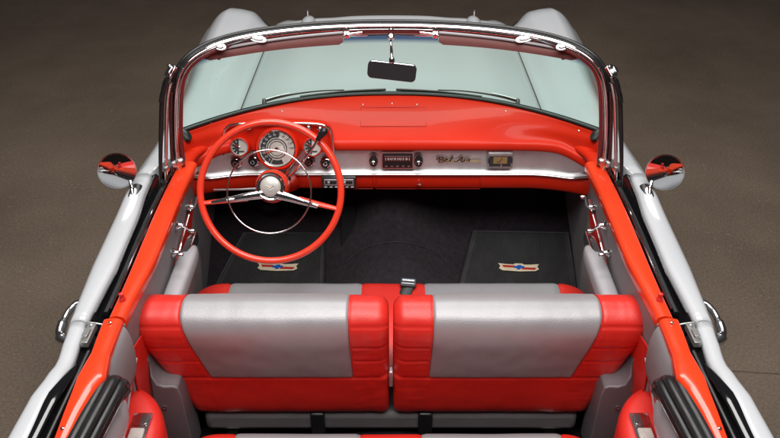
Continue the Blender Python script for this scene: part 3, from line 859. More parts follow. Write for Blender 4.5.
for u in (373.5,418.5):
    M=frame(face(u,160,.012),FR); bm=new()
    lathe(bm,[(.021,0),(.021,.006),(.017,.008)],M,32,mi=1,sx=.8,sy=1.25,cap=False)
    lathe(bm,[(.019,.004),(.018,.010),(.0004,.010)],M,32,mi=0,sx=.78,sy=1.22)
    lathe(bm,[(.0125,.008),(.012,.026),(.010,.028),(.0095,.024),(.004,.024),(.0004,.028)],M@Matrix.Translation((0,-.005,0)),28,mi=1)
    lathe(bm,[(.010,.020),(.0095,.0262),(.005,.0262)],M@Matrix.Translation((0,-.005,0)),28,mi=0,cap=False)
    finish(bm,'radio_knob',[BLACK,CHROME],dash)
# script badge, gold handwriting
bm=new(); ML=frame(face(459,160,.018),FR)
def stroke(pts,w=.0024): tube(bm,[ML@Vector((x*.001,y*.00068,.002)) for x,y in [(p.x,p.y) for p in cr([(a,b,0) for a,b in pts],5)]],w,6)
stroke([(-84,2),(-80,15),(-62,16),(-58,10),(-64,4),(-72,2),(-60,0),(-58,-8),(-68,-13),(-78,-11)],.0024)
stroke([(-73,17),(-76,-12)],.0024)
stroke([(-54,-2),(-44,2),(-44,7),(-50,6),(-53,-2),(-49,-9),(-40,-7),(-34,0)])
stroke([(-34,0),(-24,18),(-27,18),(-32,-6),(-27,-9),(-18,-4)])
stroke([(-18,-4),(-10,-10),(8,16),(12,16),(9,-9),(16,-8)],.0024)
stroke([(-8,-1),(12,1)])
stroke([(16,-8),(22,5),(21,-7),(27,-8)]); stroke([(24,12),(26,14)],.0026)
stroke([(27,-8),(33,6),(40,5),(36,-6),(44,-9),(60,-7),(84,-8)])
finish(bm,'script_badge',GOLD,dash)
# clock
bm=new(); M=frame(face(500,159.5,.012),FR)
prism(bm,rrect(.094,.066,.004),M,.006,mi=0); prism(bm,rrect(.080,.050,.003),M,.009,mi=1); prism(bm,rrect(.052,.028,.002,cy=.001),M,.0105,mi=2)
prism(bm,[(-.0008,-.002),(.0008,-.002),(.006,.011),(.0045,.012)],M,.0125,mi=1); prism(bm,[(-.001,0),(-.012,-.006),(-.0115,-.0075),(0,-.002)],M,.0125,mi=1)
prism(bm,rrect(.092,.012,.003,cy=.024),M,.013,mi=0)
prism(bm,rrect(.004,.02,.001,cx=-.043),M,.014,mi=1); prism(bm,rrect(.004,.02,.001,cx=.043),M,.014,mi=1)
lathe(bm,[(.003,.008),(.003,.016),(.0003,.017)],M@Matrix.Translation((.004,-.019,0)),12,mi=0)
finish(bm,'dash_clock',[SATIN,DIALDK,AMBER],dash,bevel=.0008)
# ash tray drawer lines + knob on the lower panel
bm=new()
for (u0,u1) in ((376,480),(345,373)):
    q=[at(u0,177.3,Y=.016),at(u1,177.3,Y=.016),at(u1,188.8,Y=.020),at(u0,188.8,Y=.020)]
    pp=[]
    for a,b in zip(q,q[1:]+q[:1]):
        for k in range(6): pp.append(a.lerp(b,k/6))
    tube(bm,pp,.0010,5,closed=True)
finish(bm,'glovebox_edge',bpy.data.materials['edge_red'],lp)
bm=new(); lathe(bm,[(.007,0),(.007,.006),(.009,.012),(.007,.016),(.0004,.017)],frame(at(419,183,Y=.018),FR),20); finish(bm,'glovebox_knob',CHROME,lp)
# heater control hung below the trim
bm=new(); M=frame(at(339,182.5,Y=-.008),FR)
prism(bm,rrect(.128,.044,.003),M,.004,mi=1,h0=-.03)
for x in (-.030,.030):
    prism(bm,rrect(.052,.026,.002,cx=x,cy=.004),M,.008,mi=0); prism(bm,rrect(.042,.014,.002,cx=x,cy=.004),M,.0095,mi=1)
    prism(bm,rrect(.010,.012,.002,cx=x-.008,cy=.004),M,.016,mi=0)
for x in (-.050,-.03,-.01,.01,.03,.05): prism(bm,rrect(.012,.004,.001,cx=x,cy=-.0155),M,.010,mi=0)
finish(bm,'heater_control',[SATIN,BLACK],dash,bevel=.0008)

# ---- steering column and wheel
WC=at(270.7,191.8,Y=-.40); WN=Vector((0,-.875,.484)).normalized()
MW=frame(WC,WN)
R=.2262
bm=new(); n=96
pts=[MW@Vector((R*math.cos(2*PI*k/n),R*math.sin(2*PI*k/n)*.985,0)) for k in range(n)]
# slim hard rim with finger bumps
tube(bm,pts,[.0112+.0006*math.cos(24*2*PI*k/n)*(1 if 0 else 0) for k in range(n)],16,closed=True)
WR=mat('wheel_plastic',(.82,.050,.022),.28,coat=.5)
def pxw(u,v):  # picture point to wheel-plane coordinates
    o=Vector((0,CY,CZ)); r=at(u,v,Y=0)-o; t=(WC-o).dot(WN)/r.dot(WN); return MW.inverted()@(o+r*t)
for a in ((204,203,247,198.5),(338,209,298,199.5)):
    p=pxw(a[0],a[1]); q_=pxw(a[2],a[3])
    tube(bm,cr([MW@Vector((p.x,p.y,0)),MW@Vector(((p.x*.6+q_.x*.4),(p.y*.6+q_.y*.4),-.004)),MW@Vector((q_.x,q_.y,-.016))],5),[.009+.004*k/10 for k in range(11)],12,flat=.7)
sw=finish(bm,'steering_wheel',WR,car)
# chrome spoke covers, V shaped
bm=new()
hubc=pxw(271,189)
for a in ((212,202.5),(318,206.5)):
    p=pxw(*a); m_=(p+hubc)/2
    d=(p-hubc); 
    pa=[Vector((hubc.x,hubc.y-.012,.006)),Vector((hubc.x+d.x*.35,hubc.y-.012+(d.y+.012)*.30,.010)),Vector((hubc.x+d.x*.7,hubc.y-.012+(d.y+.012)*.68,.009)),Vector((p.x,p.y,.008))]
    pa=cr(pa,5); tube(bm,[MW@v for v in pa],[.017-.0115*k/15 for k in range(16)],12,flat=.45,up=WN)
finish(bm,'wheel_spoke',CHROME,sw)
bm=new(); MH=MW@Matrix.Translation((hubc.x,hubc.y+.008,0))
lathe(bm,[(.052,-.075),(.055,-.03),(.050,-.005),(.044,.004)],MH,40,mi=0,cap=False)
lathe(bm,[(.046,.0),(.046,.010),(.042,.015),(.038,.013)],MH,40,mi=1,cap=False)
lathe(bm,[(.0385,.012),(.036,.013),(.0335,.0125)],MH,40,mi=3,cap=False)
lathe(bm,[(.034,.011),(.028,.016),(.018,.0185),(.0004,.020)],MH,40,mi=2,cap=False)
hub=finish(bm,'wheel_hub',[WR,CHROME,DIAL,BLACK],sw)
bm=new()   # raised crest on the horn button
prism(bm,[(-.016,.004),(-.010,.010),(.010,.010),(.016,.004),(.011,-.008),(0,-.014),(-.011,-.008)],MH,.0205,mi=0,h0=.016)
tube(bm,[MH@Vector((-.012,.003,.021)),MH@Vector((0,-.005,.0215)),MH@Vector((.012,.003,.021))],.0015,6,mi=1)
finish(bm,'horn_crest',[BRUSH,GOLD],sw)
bm=new(); rc=pxw(270.3,191.5); RR=.1335
tube(bm,[MW@Vector((rc.x+RR*math.cos(2*PI*k/72),rc.y+RR*math.sin(2*PI*k/72)*.995,.022)) for k in range(72)],.0026,10,closed=True)
for a in ((228,200),(313,203)):
    p=pxw(*a); tube(bm,[MW@Vector((p.x,p.y,.020)),MW@Vector((p.x*.8+hubc.x*.2,p.y*.85+hubc.y*.15,.010))],.003,8)
finish(bm,'horn_ring',CHROME,sw)
# column
bm=new(); A=MH@Vector((0,0,-.03)); B=Vector((A.x+.004,.05,.74))
tube(bm,cr([A,A.lerp(B,.3),A.lerp(B,.6),B],4),[.046,.044,.042,.040,.036,.034,.033,.033,.034,.034,.034,.034,.034],24); 
col=finish(bm,'steering_column',DASHRED,car)
bm=new(); a=A+Vector((-.03,.05,0)); e=at(214,190,Y=-.34); tube(bm,cr([at(257,188.5,Y=-.34),at(235,189.5,Y=-.35),e],4),[.003]*6+[.0035]*3,8)
finish(bm,'turn_signal_lever',SATIN,col)
bm=new(); p0=at(288,178,Y=-.30); p1=at(322,134,Y=-.34); mid=at(302,163,Y=-.36)
L_=cr([at(280,186,Y=-.28),p0],3); tube(bm,L_,[.012]*len(L_),12,mi=1)
L_=cr([p0,mid,p1],6); tube(bm,L_,[.0042]*len(L_),10,mi=0)
L_=cr([at(317,140.5,Y=-.345),at(321,135,Y=-.34),at(326.5,128.5,Y=-.335)],4); tube(bm,L_,[.006,.007,.0085,.010,.0115,.012,.012,.0105,.004],12,mi=1)
finish(bm,'shift_lever',[CHROME,BLACK],col)
# small collar quadrant chrome letters area (gear indicator)
bm=new(); tube(bm,cr([at(286,173,Y=-.12),at(292,166,Y=-.13),at(300,156,Y=-.12)],4),.006,8,flat=.5); finish(bm,'gear_indicator',CHROME,col)

# ---- windshield frame
path=[(-.712,-.255,.975),(-.704,-.262,1.08),(-.690,-.266,1.18),(-.672,-.268,1.27),(-.650,-.262,1.325),(-.612,-.242,1.362),(-.548,-.205,1.386),(-.45,-.150,1.395),(-.30,-.105,1.400),(-.15,-.082,1.402),(0,-.076,1.403)]
full=path+[(-x,y,z) for x,y,z in path[-2::-1]]
F=even(cr(full,8),150)
LIPREFL=mat('frame_lip_maroon_reflection',(.16,.02,.02),.3,coat=.3)  # maroon header edge, with the chrome frame's red reflections put into its colour
def frame_axes(i):
    T=(F[min(i+1,len(F)-1)]-F[max(i-1,0)]).normalized()
    cen=Vector((0,.02,1.15)); out=(F[i]-cen); 
    plane_n=Vector((F[i].x*.6,.75,.1)).normalized()
    Nf=(plane_n-T*plane_n.dot(T)).normalized()          # forward / outward through the glass
    U=T.cross(Nf).normalized()
    if U.dot(Vector((F[i].x,0,F[i].z-1.15)))<0: U=-U     # away from the opening
    return T,Nf,U
def ftube(name,m,du,dn,r,flat=1.0,parent=None,i0=0,i1=None):
    bm=new(); P=[]; 
    for i in range(i0,i1 or len(F)):
        T,Nf,U=frame_axes(i); P.append(F[i]+U*du+Nf*dn)
    rows=[]
    for k,i in enumerate(range(i0,i1 or len(F))):
        T,Nf,U=frame_axes(i)
        rows.append([P[k]+(U*math.cos(a)*flat+Nf*math.sin(a))*r for a in [2*PI*q/12 for q in range(12)]])
    loft(bm,rows,cu=True,capu=True)
    return finish(bm,name,m,parent or car)
wf=ftube('windshield_frame',CHROME,0,0,.017,.62)
ftube('frame_weatherstrip',BLACK,.013,.008,.007,1,wf)
ftube('inner_frame_lip',LIPREFL,-.014,-.006,.0055,1,wf)
ftube('frame_bead',CHROME,-.020,.002,.0035,1,wf)
ftube('frame_bead',CHROME,.007,-.014,.0035,1,wf)
# header underside: red rail behind the glass top
i0=[i for i,p in enumerate(F) if abs(p.x)<.60]; 
bm=new(); rows=[]
for i in i0:
    T,Nf,U=frame_axes(i); p=F[i]
    rows.append([p+Vector((0,.010,-.012)),p+Vector((0,.022,-.030)),p+Vector((0,.034,-.036)),p+Vector((0,.04,-.022))])
loft(bm,rows); hr=finish(bm,'header_rail',mat('header_red',(.30,.03,.028),.3,coat=.4),wf); solid(hr,.004)
for s in (-1,1):
    # pillar outer posts: black seal and bright strips of the vent window channel
    bm=new(); tube(bm,mir(cr([(-.762,-.325,.945),(-.752,-.315,1.03),(-.735,-.305,1.14),(-.716,-.305,1.24),(-.697,-.315,1.30),(-.684,-.32,1.325)],4),s),[.005+.0025*math.sin(PI*k/20) for k in range(21)],10); finish(bm,'pillar_seal',BLACK,wf)
    bm=new(); tube(bm,mir(cr([(-.746,-.305,.955),(-.737,-.295,1.04),(-.721,-.29,1.14),(-.702,-.292,1.24),(-.682,-.30,1.30)],4),s),.006,10); finish(bm,'pillar_trim',CHROME,wf)
    bm=new(); tube(bm,mir(cr([(-.729,-.28,.96),(-.721,-.278,1.05),(-.707,-.276,1.16),(-.689,-.280,1.26)],4),s),.006,10); finish(bm,'pillar_reflection_strip',mat('pillar_red_reflection' ,(.05,.010,.010),.25,coat=.5),wf)  # dark red reflection in the pillar chrome, painted as a maroon strip
    # pillar foot nuts, top latch
    bm=new()
    for (u,v,y) in ((174,163,-.28),(181,161,-.27),(166,168,-.30)):
        p=at(u,v,Y=y); p=Vector((abs(p.x)*s,p.y,p.z)); lathe(bm,[(.011,-.012),(.011,.004),(.008,.008),(.0004,.009)],frame(p,(0,-.4,.9)),6 if u!=174 else 14)
    finish(bm,'pillar_nut',SATIN,wf)
    bm=new()
    c=Vector((s*.672,-.300,1.335)); M=frame(c,(s*.3,-.6,.75),(s*-.3,.4,.8))
    prism(bm,rrect(.026,.040,.006),M,.012); prism(bm,rrect(.012,.022,.004,cx=.006,cy=-.002),M,.022); lathe(bm,[(.006,.01),(.006,.02),(.0004,.022)],M@Matrix.Translation((-.006,.012,0)),12)
    finish(bm,'header_latch',DARKCHROME,wf,bevel=.002)
    bm=new(); p0=c+Vector((s*.012,-.015,-.012)); tube(bm,[p0,p0+Vector((s*.022,-.012,-.055)),p0+Vector((s*.030,-.012,-.075))],[.009,.010,.007],10,flat=.8); finish(bm,'latch_block',BLACK,wf)
    # two chrome striker plates on the header
    bm=new()
    for x,y,w,dz in ((.425,-.158,.066,.0),(.535,-.212,.045,-.006)):
        bm=new()
        M=frame((s*x,y+.0,1.386+dz),(0,-.75,.66),(s*-1,.0,0)) ; a=math.radians(0)
        R_=[(.5*w*math.cos(2*PI*k/24),.013*math.sin(2*PI*k/24)) for k in range(24)]
        MM=frame((s*x,y,1.389+dz),(0,-.75,.66),(0,.66,.75),-s*math.radians(-14))
        prism(bm,R_,MM,.006); prism(bm,[(a_*.6,b_*.55) for a_,b_ in R_],MM,.011)
        finish(bm,'striker_plate',SATIN,wf,bevel=.002)
# glass
bm=new(); rows=[]
bot=[(-.712,-.25,1.0),(-.728,-.16,1.018),(-.724,-.082,1.028)]+[(x,cowl_y(x)+.004,1.032) for x in (-.64,-.54,-.42,-.28,-.14,0)]
bot=bot+[(-x,y,z) for x,y,z in bot[-2::-1]]
top=[F[i]+frame_axes(i)[1]*.004-frame_axes(i)[2]*.006 for i in range(len(F))]
# matching upper edge: follow the frame from pillar foot to pillar foot
tp_=[(-.702,-.262,1.10),(-.680,-.262,1.225),(-.650,-.250,1.318),(-.610,-.230,1.354),(-.548,-.192,1.378),(-.44,-.138,1.387),(-.30,-.096,1.392),(-.15,-.073,1.394),(0,-.067,1.395)]
tp_=tp_+[(-x,y,z) for x,y,z in tp_[-2::-1]]
Bq=cr(bot,6); Tq=cr(tp_,6)
for k in range(17):
    t=k/16; r=[]
    for b_,t_ in zip(Bq,Tq):
        p=b_.lerp(t_,t); p.y+=.018*math.sin(PI*t); r.append(p)
    rows.append(r)
loft(bm,rows); finish(bm,'windshield_glass',GLASS,car)
# ---- sun visors, folded up under the header
for s in (-1,1):
    bm=new(); rows=[]
    a=Vector((-.585,-.205,1.360)); b=Vector((-.155,-.112,1.390))
    dn=Vector((0,-.008,-.030))
    for k in range(33):
        t=k/32; w=1 if .03<t<.97 else .75
        p=a.lerp(b,t)+Vector((0,.012*math.sin(PI*t),.004*math.sin(PI*t))); wd=(1.05-.30*(1-t))
        sec=[p,p+Vector((0,.004,.007)),p+dn*.5*wd+Vector((0,.004,.007)),p+dn*wd*w+Vector((0,.002,.006)),p+dn*wd*w+Vector((0,.001,-.002)),p+dn*.5*wd+Vector((0,-.004,-.007)),p+Vector((0,-.006,-.006))]
        rows.append(mir(sec,s))
    loft(bm,rows,cu=True,capu=True)
    for f in bm.faces:
        pass
    v=finish(bm,'sun_visor',MAROON,car)
    bm=new(); tube(bm,mir([Vector(a.lerp(b,t))+Vector((0,-.006+.012*math.sin(PI*t),.006+.004*math.sin(PI*t))) for t in [k/16 for k in range(17)]],s),.0045,8); finish(bm,'visor_edge',LIGHTGREY,v)
    bm=new(); c=b+Vector((.012,.004,-.004)); c=Vector((c.x*-s,c.y,c.z))
    lathe(bm,[(.010,-.012),(.011,0),(.009,.012),(.0004,.014)],frame(c,(0,-.8,.6)),16); tube(bm,[c,c+Vector((-s*-.0+s*-.02,0,.002)),c+Vector((-s*.05*-1*-1,.0,.006))],.004,8); lathe(bm,[(.008,-.01),(.009,.0),(.006,.012),(.0004,.014)],frame(c+Vector((s*.018,.012,-.014)),(0,-.8,.6)),12)
    finish(bm,'visor_bracket',CHROME,v)
    bm=new(); c=a+Vector((-.002+.03,.055,-.035)); c=Vector((c.x*-s,c.y,c.z)); lathe(bm,[(.007,-.008),(.008,.004),(.0004,.008)],frame(c,(0,-.9,-.2)),12); finish(bm,'visor_knob',mat('visor_pink',(.35,.12,.11),.4),v)
# visor rod
bm=new(); tube(bm,[(-.15,-.092,1.376),(0,-.086,1.379),(.15,-.092,1.376)],.0035,8); finish(bm,'visor_rod',CHROME,wf)
# ---- inside mirror
c=at(391.8,71.5,Y=-.155); LK=(Vector((-.06,-.97,.20))).normalized()
M=frame(c,LK,(0,0,1),math.radians(-5))
bm=new()
def slab(bm,w,h,r,z0,z1,mi):
    prism(bm,rrect(w,h,r,8),M,z1,mi=mi,h0=z0)
slab(bm,.160,.058,.016,-.014,.0,0)
rm=finish(bm,'rear_view_mirror',CHROME,car,bevel=.003)
bm=new(); prism(bm,rrect(.157,.055,.0155,8),M,.0035,h0=.0005); finish(bm,'mirror_glass',mat('dim_mirror',(.85,.72,.80),.03,1),rm)
bm=new(); tube(bm,cr([c+Vector((0,.018,.005)),c+Vector((0,.03,.035)),(0,-.084,1.35),(0,-.078,1.385)],4),[.005]*7+[.004]*6,10); lathe(bm,[(.0095,-.008),(.0095,.002),(.005,.01),(.0004,.012)],frame(c+Vector((0,.012,.036)),(0,0,1)),16)
lathe(bm,[(.012,-.008),(.012,.006),(.006,.012)],frame((0,-.086,1.372),(0,-.8,.5)),16)
finish(bm,'mirror_stem',CHROME,rm)
# ---- wipers outside the glass
for s in (-1,1):
    bm=new()
    X=lambda x: x
    def wp(x,up): 
        y=cowl_y(x)+.030; return Vector((x,y,1.036+up))
    sgn=-1
    # both sweep the same way round their pivots: mirrored pair
    blade=mir([(-.345,.185,1.036),(-.27,.205,1.038),(-.16,.228,1.040),(-.02,.245,1.040)],s)
    tube(bm,cr(blade,6),[.0032]*19,6,flat=1.8)
    arm=mir([(-.475,.140,1.038),(-.43,.160,1.044),(-.36,.185,1.049),(-.27,.210,1.050),(-.18,.228,1.046)],s)
    tube(bm,cr(arm,4),[.0048-.0025*k/16 for k in range(17)],8)
    finish(bm,'wiper',[BLACK],car)
    bm=new(); lathe(bm,[(.013,-.03),(.013,.0),(.009,.010),(.0004,.012)],frame((s*.475,.140,1.038),(0,.2,1)),16,sx=.7,sy=.7)
    tube(bm,cr(mir([(-.475,.140,1.044),(-.43,.160,1.050),(-.38,.180,1.054)],s),4),[.0018]*9,8)
    finish(bm,'wiper_pivot',SATIN,bpy.data.objects['wiper' if s<0 else 'wiper.001'])
SPLIT={'seat_center_panel','base_strap','gasket_corner','ornament_spear','door_striker','dash_screw','snap_stud','glovebox_edge','pillar_nut','seat_piping','frame_bead'}
# ------------------------------------------------------------------ rubber floor mats: things of their own
def floor_mat(name,label,corners,emb):
    """corners: front-left, front-right, rear-right, rear-left (world)"""
    c0=(corners[0]+corners[1]+corners[2]+corners[3])/4
    root=bpy.data.objects.new('floor_mat',None); C.objects.link(root); root.location=c0; root['label']=label; root['category']='floor mat'; root['group']='black rubber floor mats in the front footwell'
    a,b,c,d=[q-c0 for q in corners]
    N=(b-a).cross(d-a).normalized(); N=N if N.z>0 else -N
    bm=new(); nu,nv=50,2; rows=[]
    for j in range(3):
        t=j/2; r=[]
        for i in range(nu*4+1):
            u=i/(nu*4); p=(a.lerp(b,u)).lerp(d.lerp(c,u),t)
            rib=.0032 if (i//2)%2==0 else 0
            if u<.04 or u>.96: rib=.004
            r.append(p+N*(.006+rib))
        rows.append(r)
    loft(bm,rows); m=finish(bm,'ribbed_sheet',MATRUB,root,smooth=False); solid(m,.004,-1)
    bm=new(); tube(bm,[a+N*.007,b+N*.007,c+N*.007,d+N*.007],.006,8,closed=True); finish(bm,'raised_border',MATRUB,root)
    # enamel emblem: cream plate, red bars, blue centre
    e,wid,hei,ang=emb; o_=Vector((0,CY,CZ)); dd=(e-o_).normalized(); e=o_+dd*((c0-o_).dot(N)/dd.dot(N))+N*.002; yd=Vector((0,1,.24)).normalized()
    M=frame(e-c0+N*.010,N,yd,ang)
    W=wid/2;H=hei/2
    plate=[(-W,H*.95),(-W*.55,H*.75),(-W*.25,H*.72),(-W*.18,H),(W*.18,H),(W*.25,H*.72),(W*.6,H*.75),(W,H*.95),(W*.90,H*.3),(W*.93,0),(W*.97,-H*.4),(W*.8,-H*.85),(0,-H*1.05),(-W*.8,-H*.85),(-W*.97,-H*.4),(-W*.93,0),(-W*.90,H*.3)]
    bm=new(); prism(bm,plate,M,.003); pe=finish(bm,'emblem',CREAM,root,smooth=False,bevel=.001)
    bm=new(); prism(bm,[(-W*.82,H*.45),(-W*.2,H*.35),(-W*.16,-H*.15),(-W*.74,-H*.1)],M,.0045,mi=0); prism(bm,[(W*.84,-H*.1),(W*.2,-H*.05),(W*.10,-H*.55),(W*.76,-H*.6)],M,.0045,mi=0)
    prism(bm,[(-W*.06,H*.45),(W*.13,H*.45),(W*.12,H*.22),(W*.27,H*.15),(W*.23,-H*.25),(W*.08,-H*.28),(W*.05,-H*.6),(-W*.12,-H*.6),(-W*.10,-H*.3),(-W*.27,-H*.22),(-W*.24,H*.18),(-W*.08,H*.2)],M,.006,mi=1)
    finish(bm,'emblem_inlay',[EMRED,EMBLUE],pe,smooth=False)
floor_mat('floor_mat','black ribbed rubber mat with a small badge, below the steering wheel',
  [Vector((-.615,.150,.428)),Vector((-.280,.150,.428)),Vector((-.262,-.20,.338)),Vector((-.715,-.20,.338))],(at(278,269,Z=.362),.165,.040,math.radians(-1)))
floor_mat('floor_mat','black ribbed rubber mat with a small badge, right of the carpeted hump',
  [Vector((.345,.160,.432)),Vector((.738,.150,.430)),Vector((.722,-.20,.338)),Vector((.245,-.20,.338))],(at(518.5,269.5,Z=.362),.165,.040,math.radians(-2)))

# ---- every separate plate, screw, strap or panel becomes an object of its own
def split_loose(o):
    bm=bmesh.new(); bm.from_mesh(o.data); bm.verts.ensure_lookup_table(); seen=set(); comps=[]
    for v in bm.verts:
        if v in seen: continue
        st=[v]; seen.add(v); comp=[]
        while st:
            a=st.pop(); comp.append(a)
            for e in a.link_edges:
                b=e.other_vert(a)
                if b not in seen: seen.add(b); st.append(b)
        comps.append([x.index for x in comp])
    bm.free()
    if len(comps)<2: return
    for k in range(len(comps)):
        b2=bmesh.new(); b2.from_mesh(o.data); b2.verts.ensure_lookup_table(); keep=set(comps[k])
        bmesh.ops.delete(b2,geom=[v for v in b2.verts if v.index not in keep],context='VERTS')
        me=bpy.data.meshes.new(o.name); b2.to_mesh(me); b2.free()
        for m_ in o.data.materials: me.materials.append(m_)
        c=o.copy(); c.data=me; C.objects.link(c); c.parent=o.parent
    bpy.data.objects.remove(o)
for o in list(bpy.data.objects):
    if o.type=='MESH' and o.name.split('.')[0] in SPLIT: split_loose(o)
# ------------------------------------------------------------------ studio floor
bm=new(); bmesh.ops.create_grid(bm,x_segments=1,y_segments=1,size=60)
fo=finish(bm,'floor',[],None,smooth=False)
fo['kind']='structure'
ja=at(730,371,Z=0); jb=at(780,374,Z=0); JS=(jb.y-ja.y)/(jb.x-ja.x); JO=ja.y-JS*ja.x
m=bpy.data.materials.new('brown_concrete'); m.use_nodes=True; n=m.node_tree.nodes; l=m.node_tree.links; b=n['Principled BSDF']
tc=n.new('ShaderNodeTexCoord')
def nz(sc,det=6,ro=.6):
    t=n.new('ShaderNodeTexNoise'); t.inputs['Scale'].default_value=sc; t.inputs['Detail'].default_value=det; t.inputs['Roughness'].default_value=ro; l.new(tc.outputs['Object'],t.inputs['Vector']); return t
big=nz(1.1,5); fine=nz(85,10,.8); gr=nz(16,6,.7)
c1=n.new('ShaderNodeValToRGB'); c1.color_ramp.elements[0].position=.3; c1.color_ramp.elements[1].position=.72
c1.color_ramp.elements[0].color=(.100,.072,.052,1); c1.color_ramp.elements[1].color=(.158,.118,.087,1); l.new(big.outputs['Fac'],c1.inputs[0])
c2=n.new('ShaderNodeMapRange'); c2.inputs['From Min'].default_value=.3; c2.inputs['From Max'].default_value=.7; c2.inputs['To Min'].default_value=.5; c2.inputs['To Max'].default_value=1.5; l.new(fine.outputs['Fac'],c2.inputs['Value'])
mx=n.new('ShaderNodeMix'); mx.data_type='RGBA'; mx.blend_type='MULTIPLY'; mx.inputs[0].default_value=1; l.new(c1.outputs[0],mx.inputs[6]); l.new(c2.outputs[0],mx.inputs[7])
# dark pits and pale specks
vo=n.new('ShaderNodeTexVoronoi'); vo.inputs['Scale'].default_value=13; l.new(tc.outputs['Object'],vo.inputs['Vector'])
pit=n.new('ShaderNodeMapRange'); pit.inputs['From Min'].default_value=.05; pit.inputs['From Max'].default_value=.12; pit.inputs['To Min'].default_value=.0; pit.inputs['To Max'].default_value=1; l.new(vo.outputs['Distance'],pit.inputs['Value'])
sel=n.new('ShaderNodeMath'); sel.operation='GREATER_THAN'; sel.inputs[1].default_value=.56; l.new(gr.outputs['Fac'],sel.inputs[0])
inv=n.new('ShaderNodeMath'); inv.operation='SUBTRACT'; inv.inputs[0].default_value=1; l.new(pit.outputs[0],inv.inputs[1])
pm=n.new('ShaderNodeMath'); pm.operation='MULTIPLY'; l.new(inv.outputs[0],pm.inputs[0]); l.new(sel.outputs[0],pm.inputs[1])
pm2=n.new('ShaderNodeMath'); pm2.operation='MULTIPLY'; pm2.inputs[1].default_value=.5; l.new(pm.outputs[0],pm2.inputs[0])
mx2=n.new('ShaderNodeMix'); mx2.data_type='RGBA'; l.new(pm2.outputs[0],mx2.inputs[0]); l.new(mx.outputs[2],mx2.inputs[6]); mx2.inputs[7].default_value=(.05,.038,.03,1)
# pale grit and hairline scuffs
vg=n.new('ShaderNodeTexVoronoi'); vg.inputs['Scale'].default_value=31; l.new(tc.outputs['Object'],vg.inputs['Vector'])
g1=n.new('ShaderNodeMapRange'); g1.inputs['From Min'].default_value=.10; g1.inputs['From Max'].default_value=.18; g1.inputs['To Min'].default_value=1; g1.inputs['To Max'].default_value=0; l.new(vg.outputs['Distance'],g1.inputs['Value'])
nn=nz(5,4,.6); g2=n.new('ShaderNodeMath'); g2.operation='GREATER_THAN'; g2.inputs[1].default_value=.55; l.new(nn.outputs['Fac'],g2.inputs[0])
g3=n.new('ShaderNodeMath'); g3.operation='MULTIPLY'; l.new(g1.outputs[0],g3.inputs[0]); l.new(g2.outputs[0],g3.inputs[1])
g4=n.new('ShaderNodeMath'); g4.operation='MULTIPLY'; g4.inputs[1].default_value=.35; l.new(g3.outputs[0],g4.inputs[0])
mg=n.new('ShaderNodeMix'); mg.data_type='RGBA'; l.new(g4.outputs[0],mg.inputs[0]); l.new(mx2.outputs[2],mg.inputs[6]); mg.inputs[7].default_value=(.34,.28,.22,1)
mx2=mg
sx=n.new('ShaderNodeSeparateXYZ'); l.new(tc.outputs['Object'],sx.inputs[0])
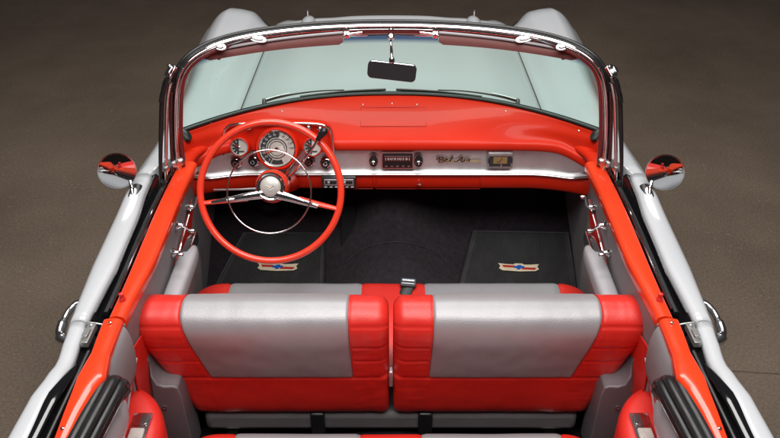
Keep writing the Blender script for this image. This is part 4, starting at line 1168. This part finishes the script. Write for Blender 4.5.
# sawn joint across the slab
sl=n.new('ShaderNodeMath'); sl.operation='MULTIPLY_ADD'; sl.inputs[1].default_value=JS; sl.inputs[2].default_value=JO; l.new(sx.outputs['X'],sl.inputs[0])
df=n.new('ShaderNodeMath'); df.operation='SUBTRACT'; l.new(sx.outputs['Y'],df.inputs[0]); l.new(sl.outputs[0],df.inputs[1])
ab=n.new('ShaderNodeMath'); ab.operation='ABSOLUTE'; l.new(df.outputs[0],ab.inputs[0])
jm=n.new('ShaderNodeMapRange'); jm.inputs['From Min'].default_value=.002; jm.inputs['From Max'].default_value=.007; jm.inputs['To Min'].default_value=.6; jm.inputs['To Max'].default_value=0; l.new(ab.outputs[0],jm.inputs['Value'])
hx=n.new('ShaderNodeMath'); hx.operation='GREATER_THAN'; hx.inputs[1].default_value=0; l.new(sx.outputs['X'],hx.inputs[0]); hm=n.new('ShaderNodeMath'); hm.operation='MULTIPLY'; l.new(hx.outputs[0],hm.inputs[0]); l.new(jm.outputs[0],hm.inputs[1])
mx3=n.new('ShaderNodeMix'); mx3.data_type='RGBA'; l.new(hm.outputs[0],mx3.inputs[0]); l.new(mx2.outputs[2],mx3.inputs[6]); mx3.inputs[7].default_value=(.03,.022,.018,1)
l.new(mx3.outputs[2],b.inputs['Base Color']); b.inputs['Roughness'].default_value=.7
bp=n.new('ShaderNodeBump'); bp.inputs['Strength'].default_value=.12; bp.inputs['Distance'].default_value=.003; l.new(fine.outputs['Fac'],bp.inputs['Height']); l.new(bp.outputs['Normal'],b.inputs['Normal'])
fo.data.materials.append(m)

# ------------------------------------------------------------------ light
def area(name,loc,target,sx,sy,power,col=(1,.975,.945)):
    d=bpy.data.lights.new(name,'AREA'); d.shape='RECTANGLE'; d.size=sx; d.size_y=sy; d.energy=power; d.color=col
    o=bpy.data.objects.new(name,d); C.objects.link(o); o.location=loc
    v=(Vector(target)-Vector(loc)).normalized(); o.rotation_euler=v.to_track_quat('-Z','Y').to_euler(); return o
area('overhead_softbox',(0,-1.75,3.8),(0,-.6,.6),3.0,1.9,150)
area('front_softbox',(0,1.2,4.6),(0,.7,.9),3.0,1.2,112)
w=bpy.data.worlds.new('World'); S.world=w; w.use_nodes=True
w.node_tree.nodes['Background'].inputs[0].default_value=(.75,.72,.70,1); w.node_tree.nodes['Background'].inputs[1].default_value=.05
# ------------------------------------------------------------------ camera
cd=bpy.data.cameras.new('camera'); co=bpy.data.objects.new('camera',cd); C.objects.link(co)
co.location=(0,CY,CZ); co.rotation_euler=(PI/2-PITCH,0,0)
cd.sensor_width=36; cd.lens=36*FOC/780; cd.shift_x=-(CX-390)/780; cd.clip_end=200; cd.clip_start=.05
S.camera=co
S.view_settings.view_transform='Standard'; S.view_settings.look='None'; S.view_settings.exposure=0; S.view_settings.gamma=1
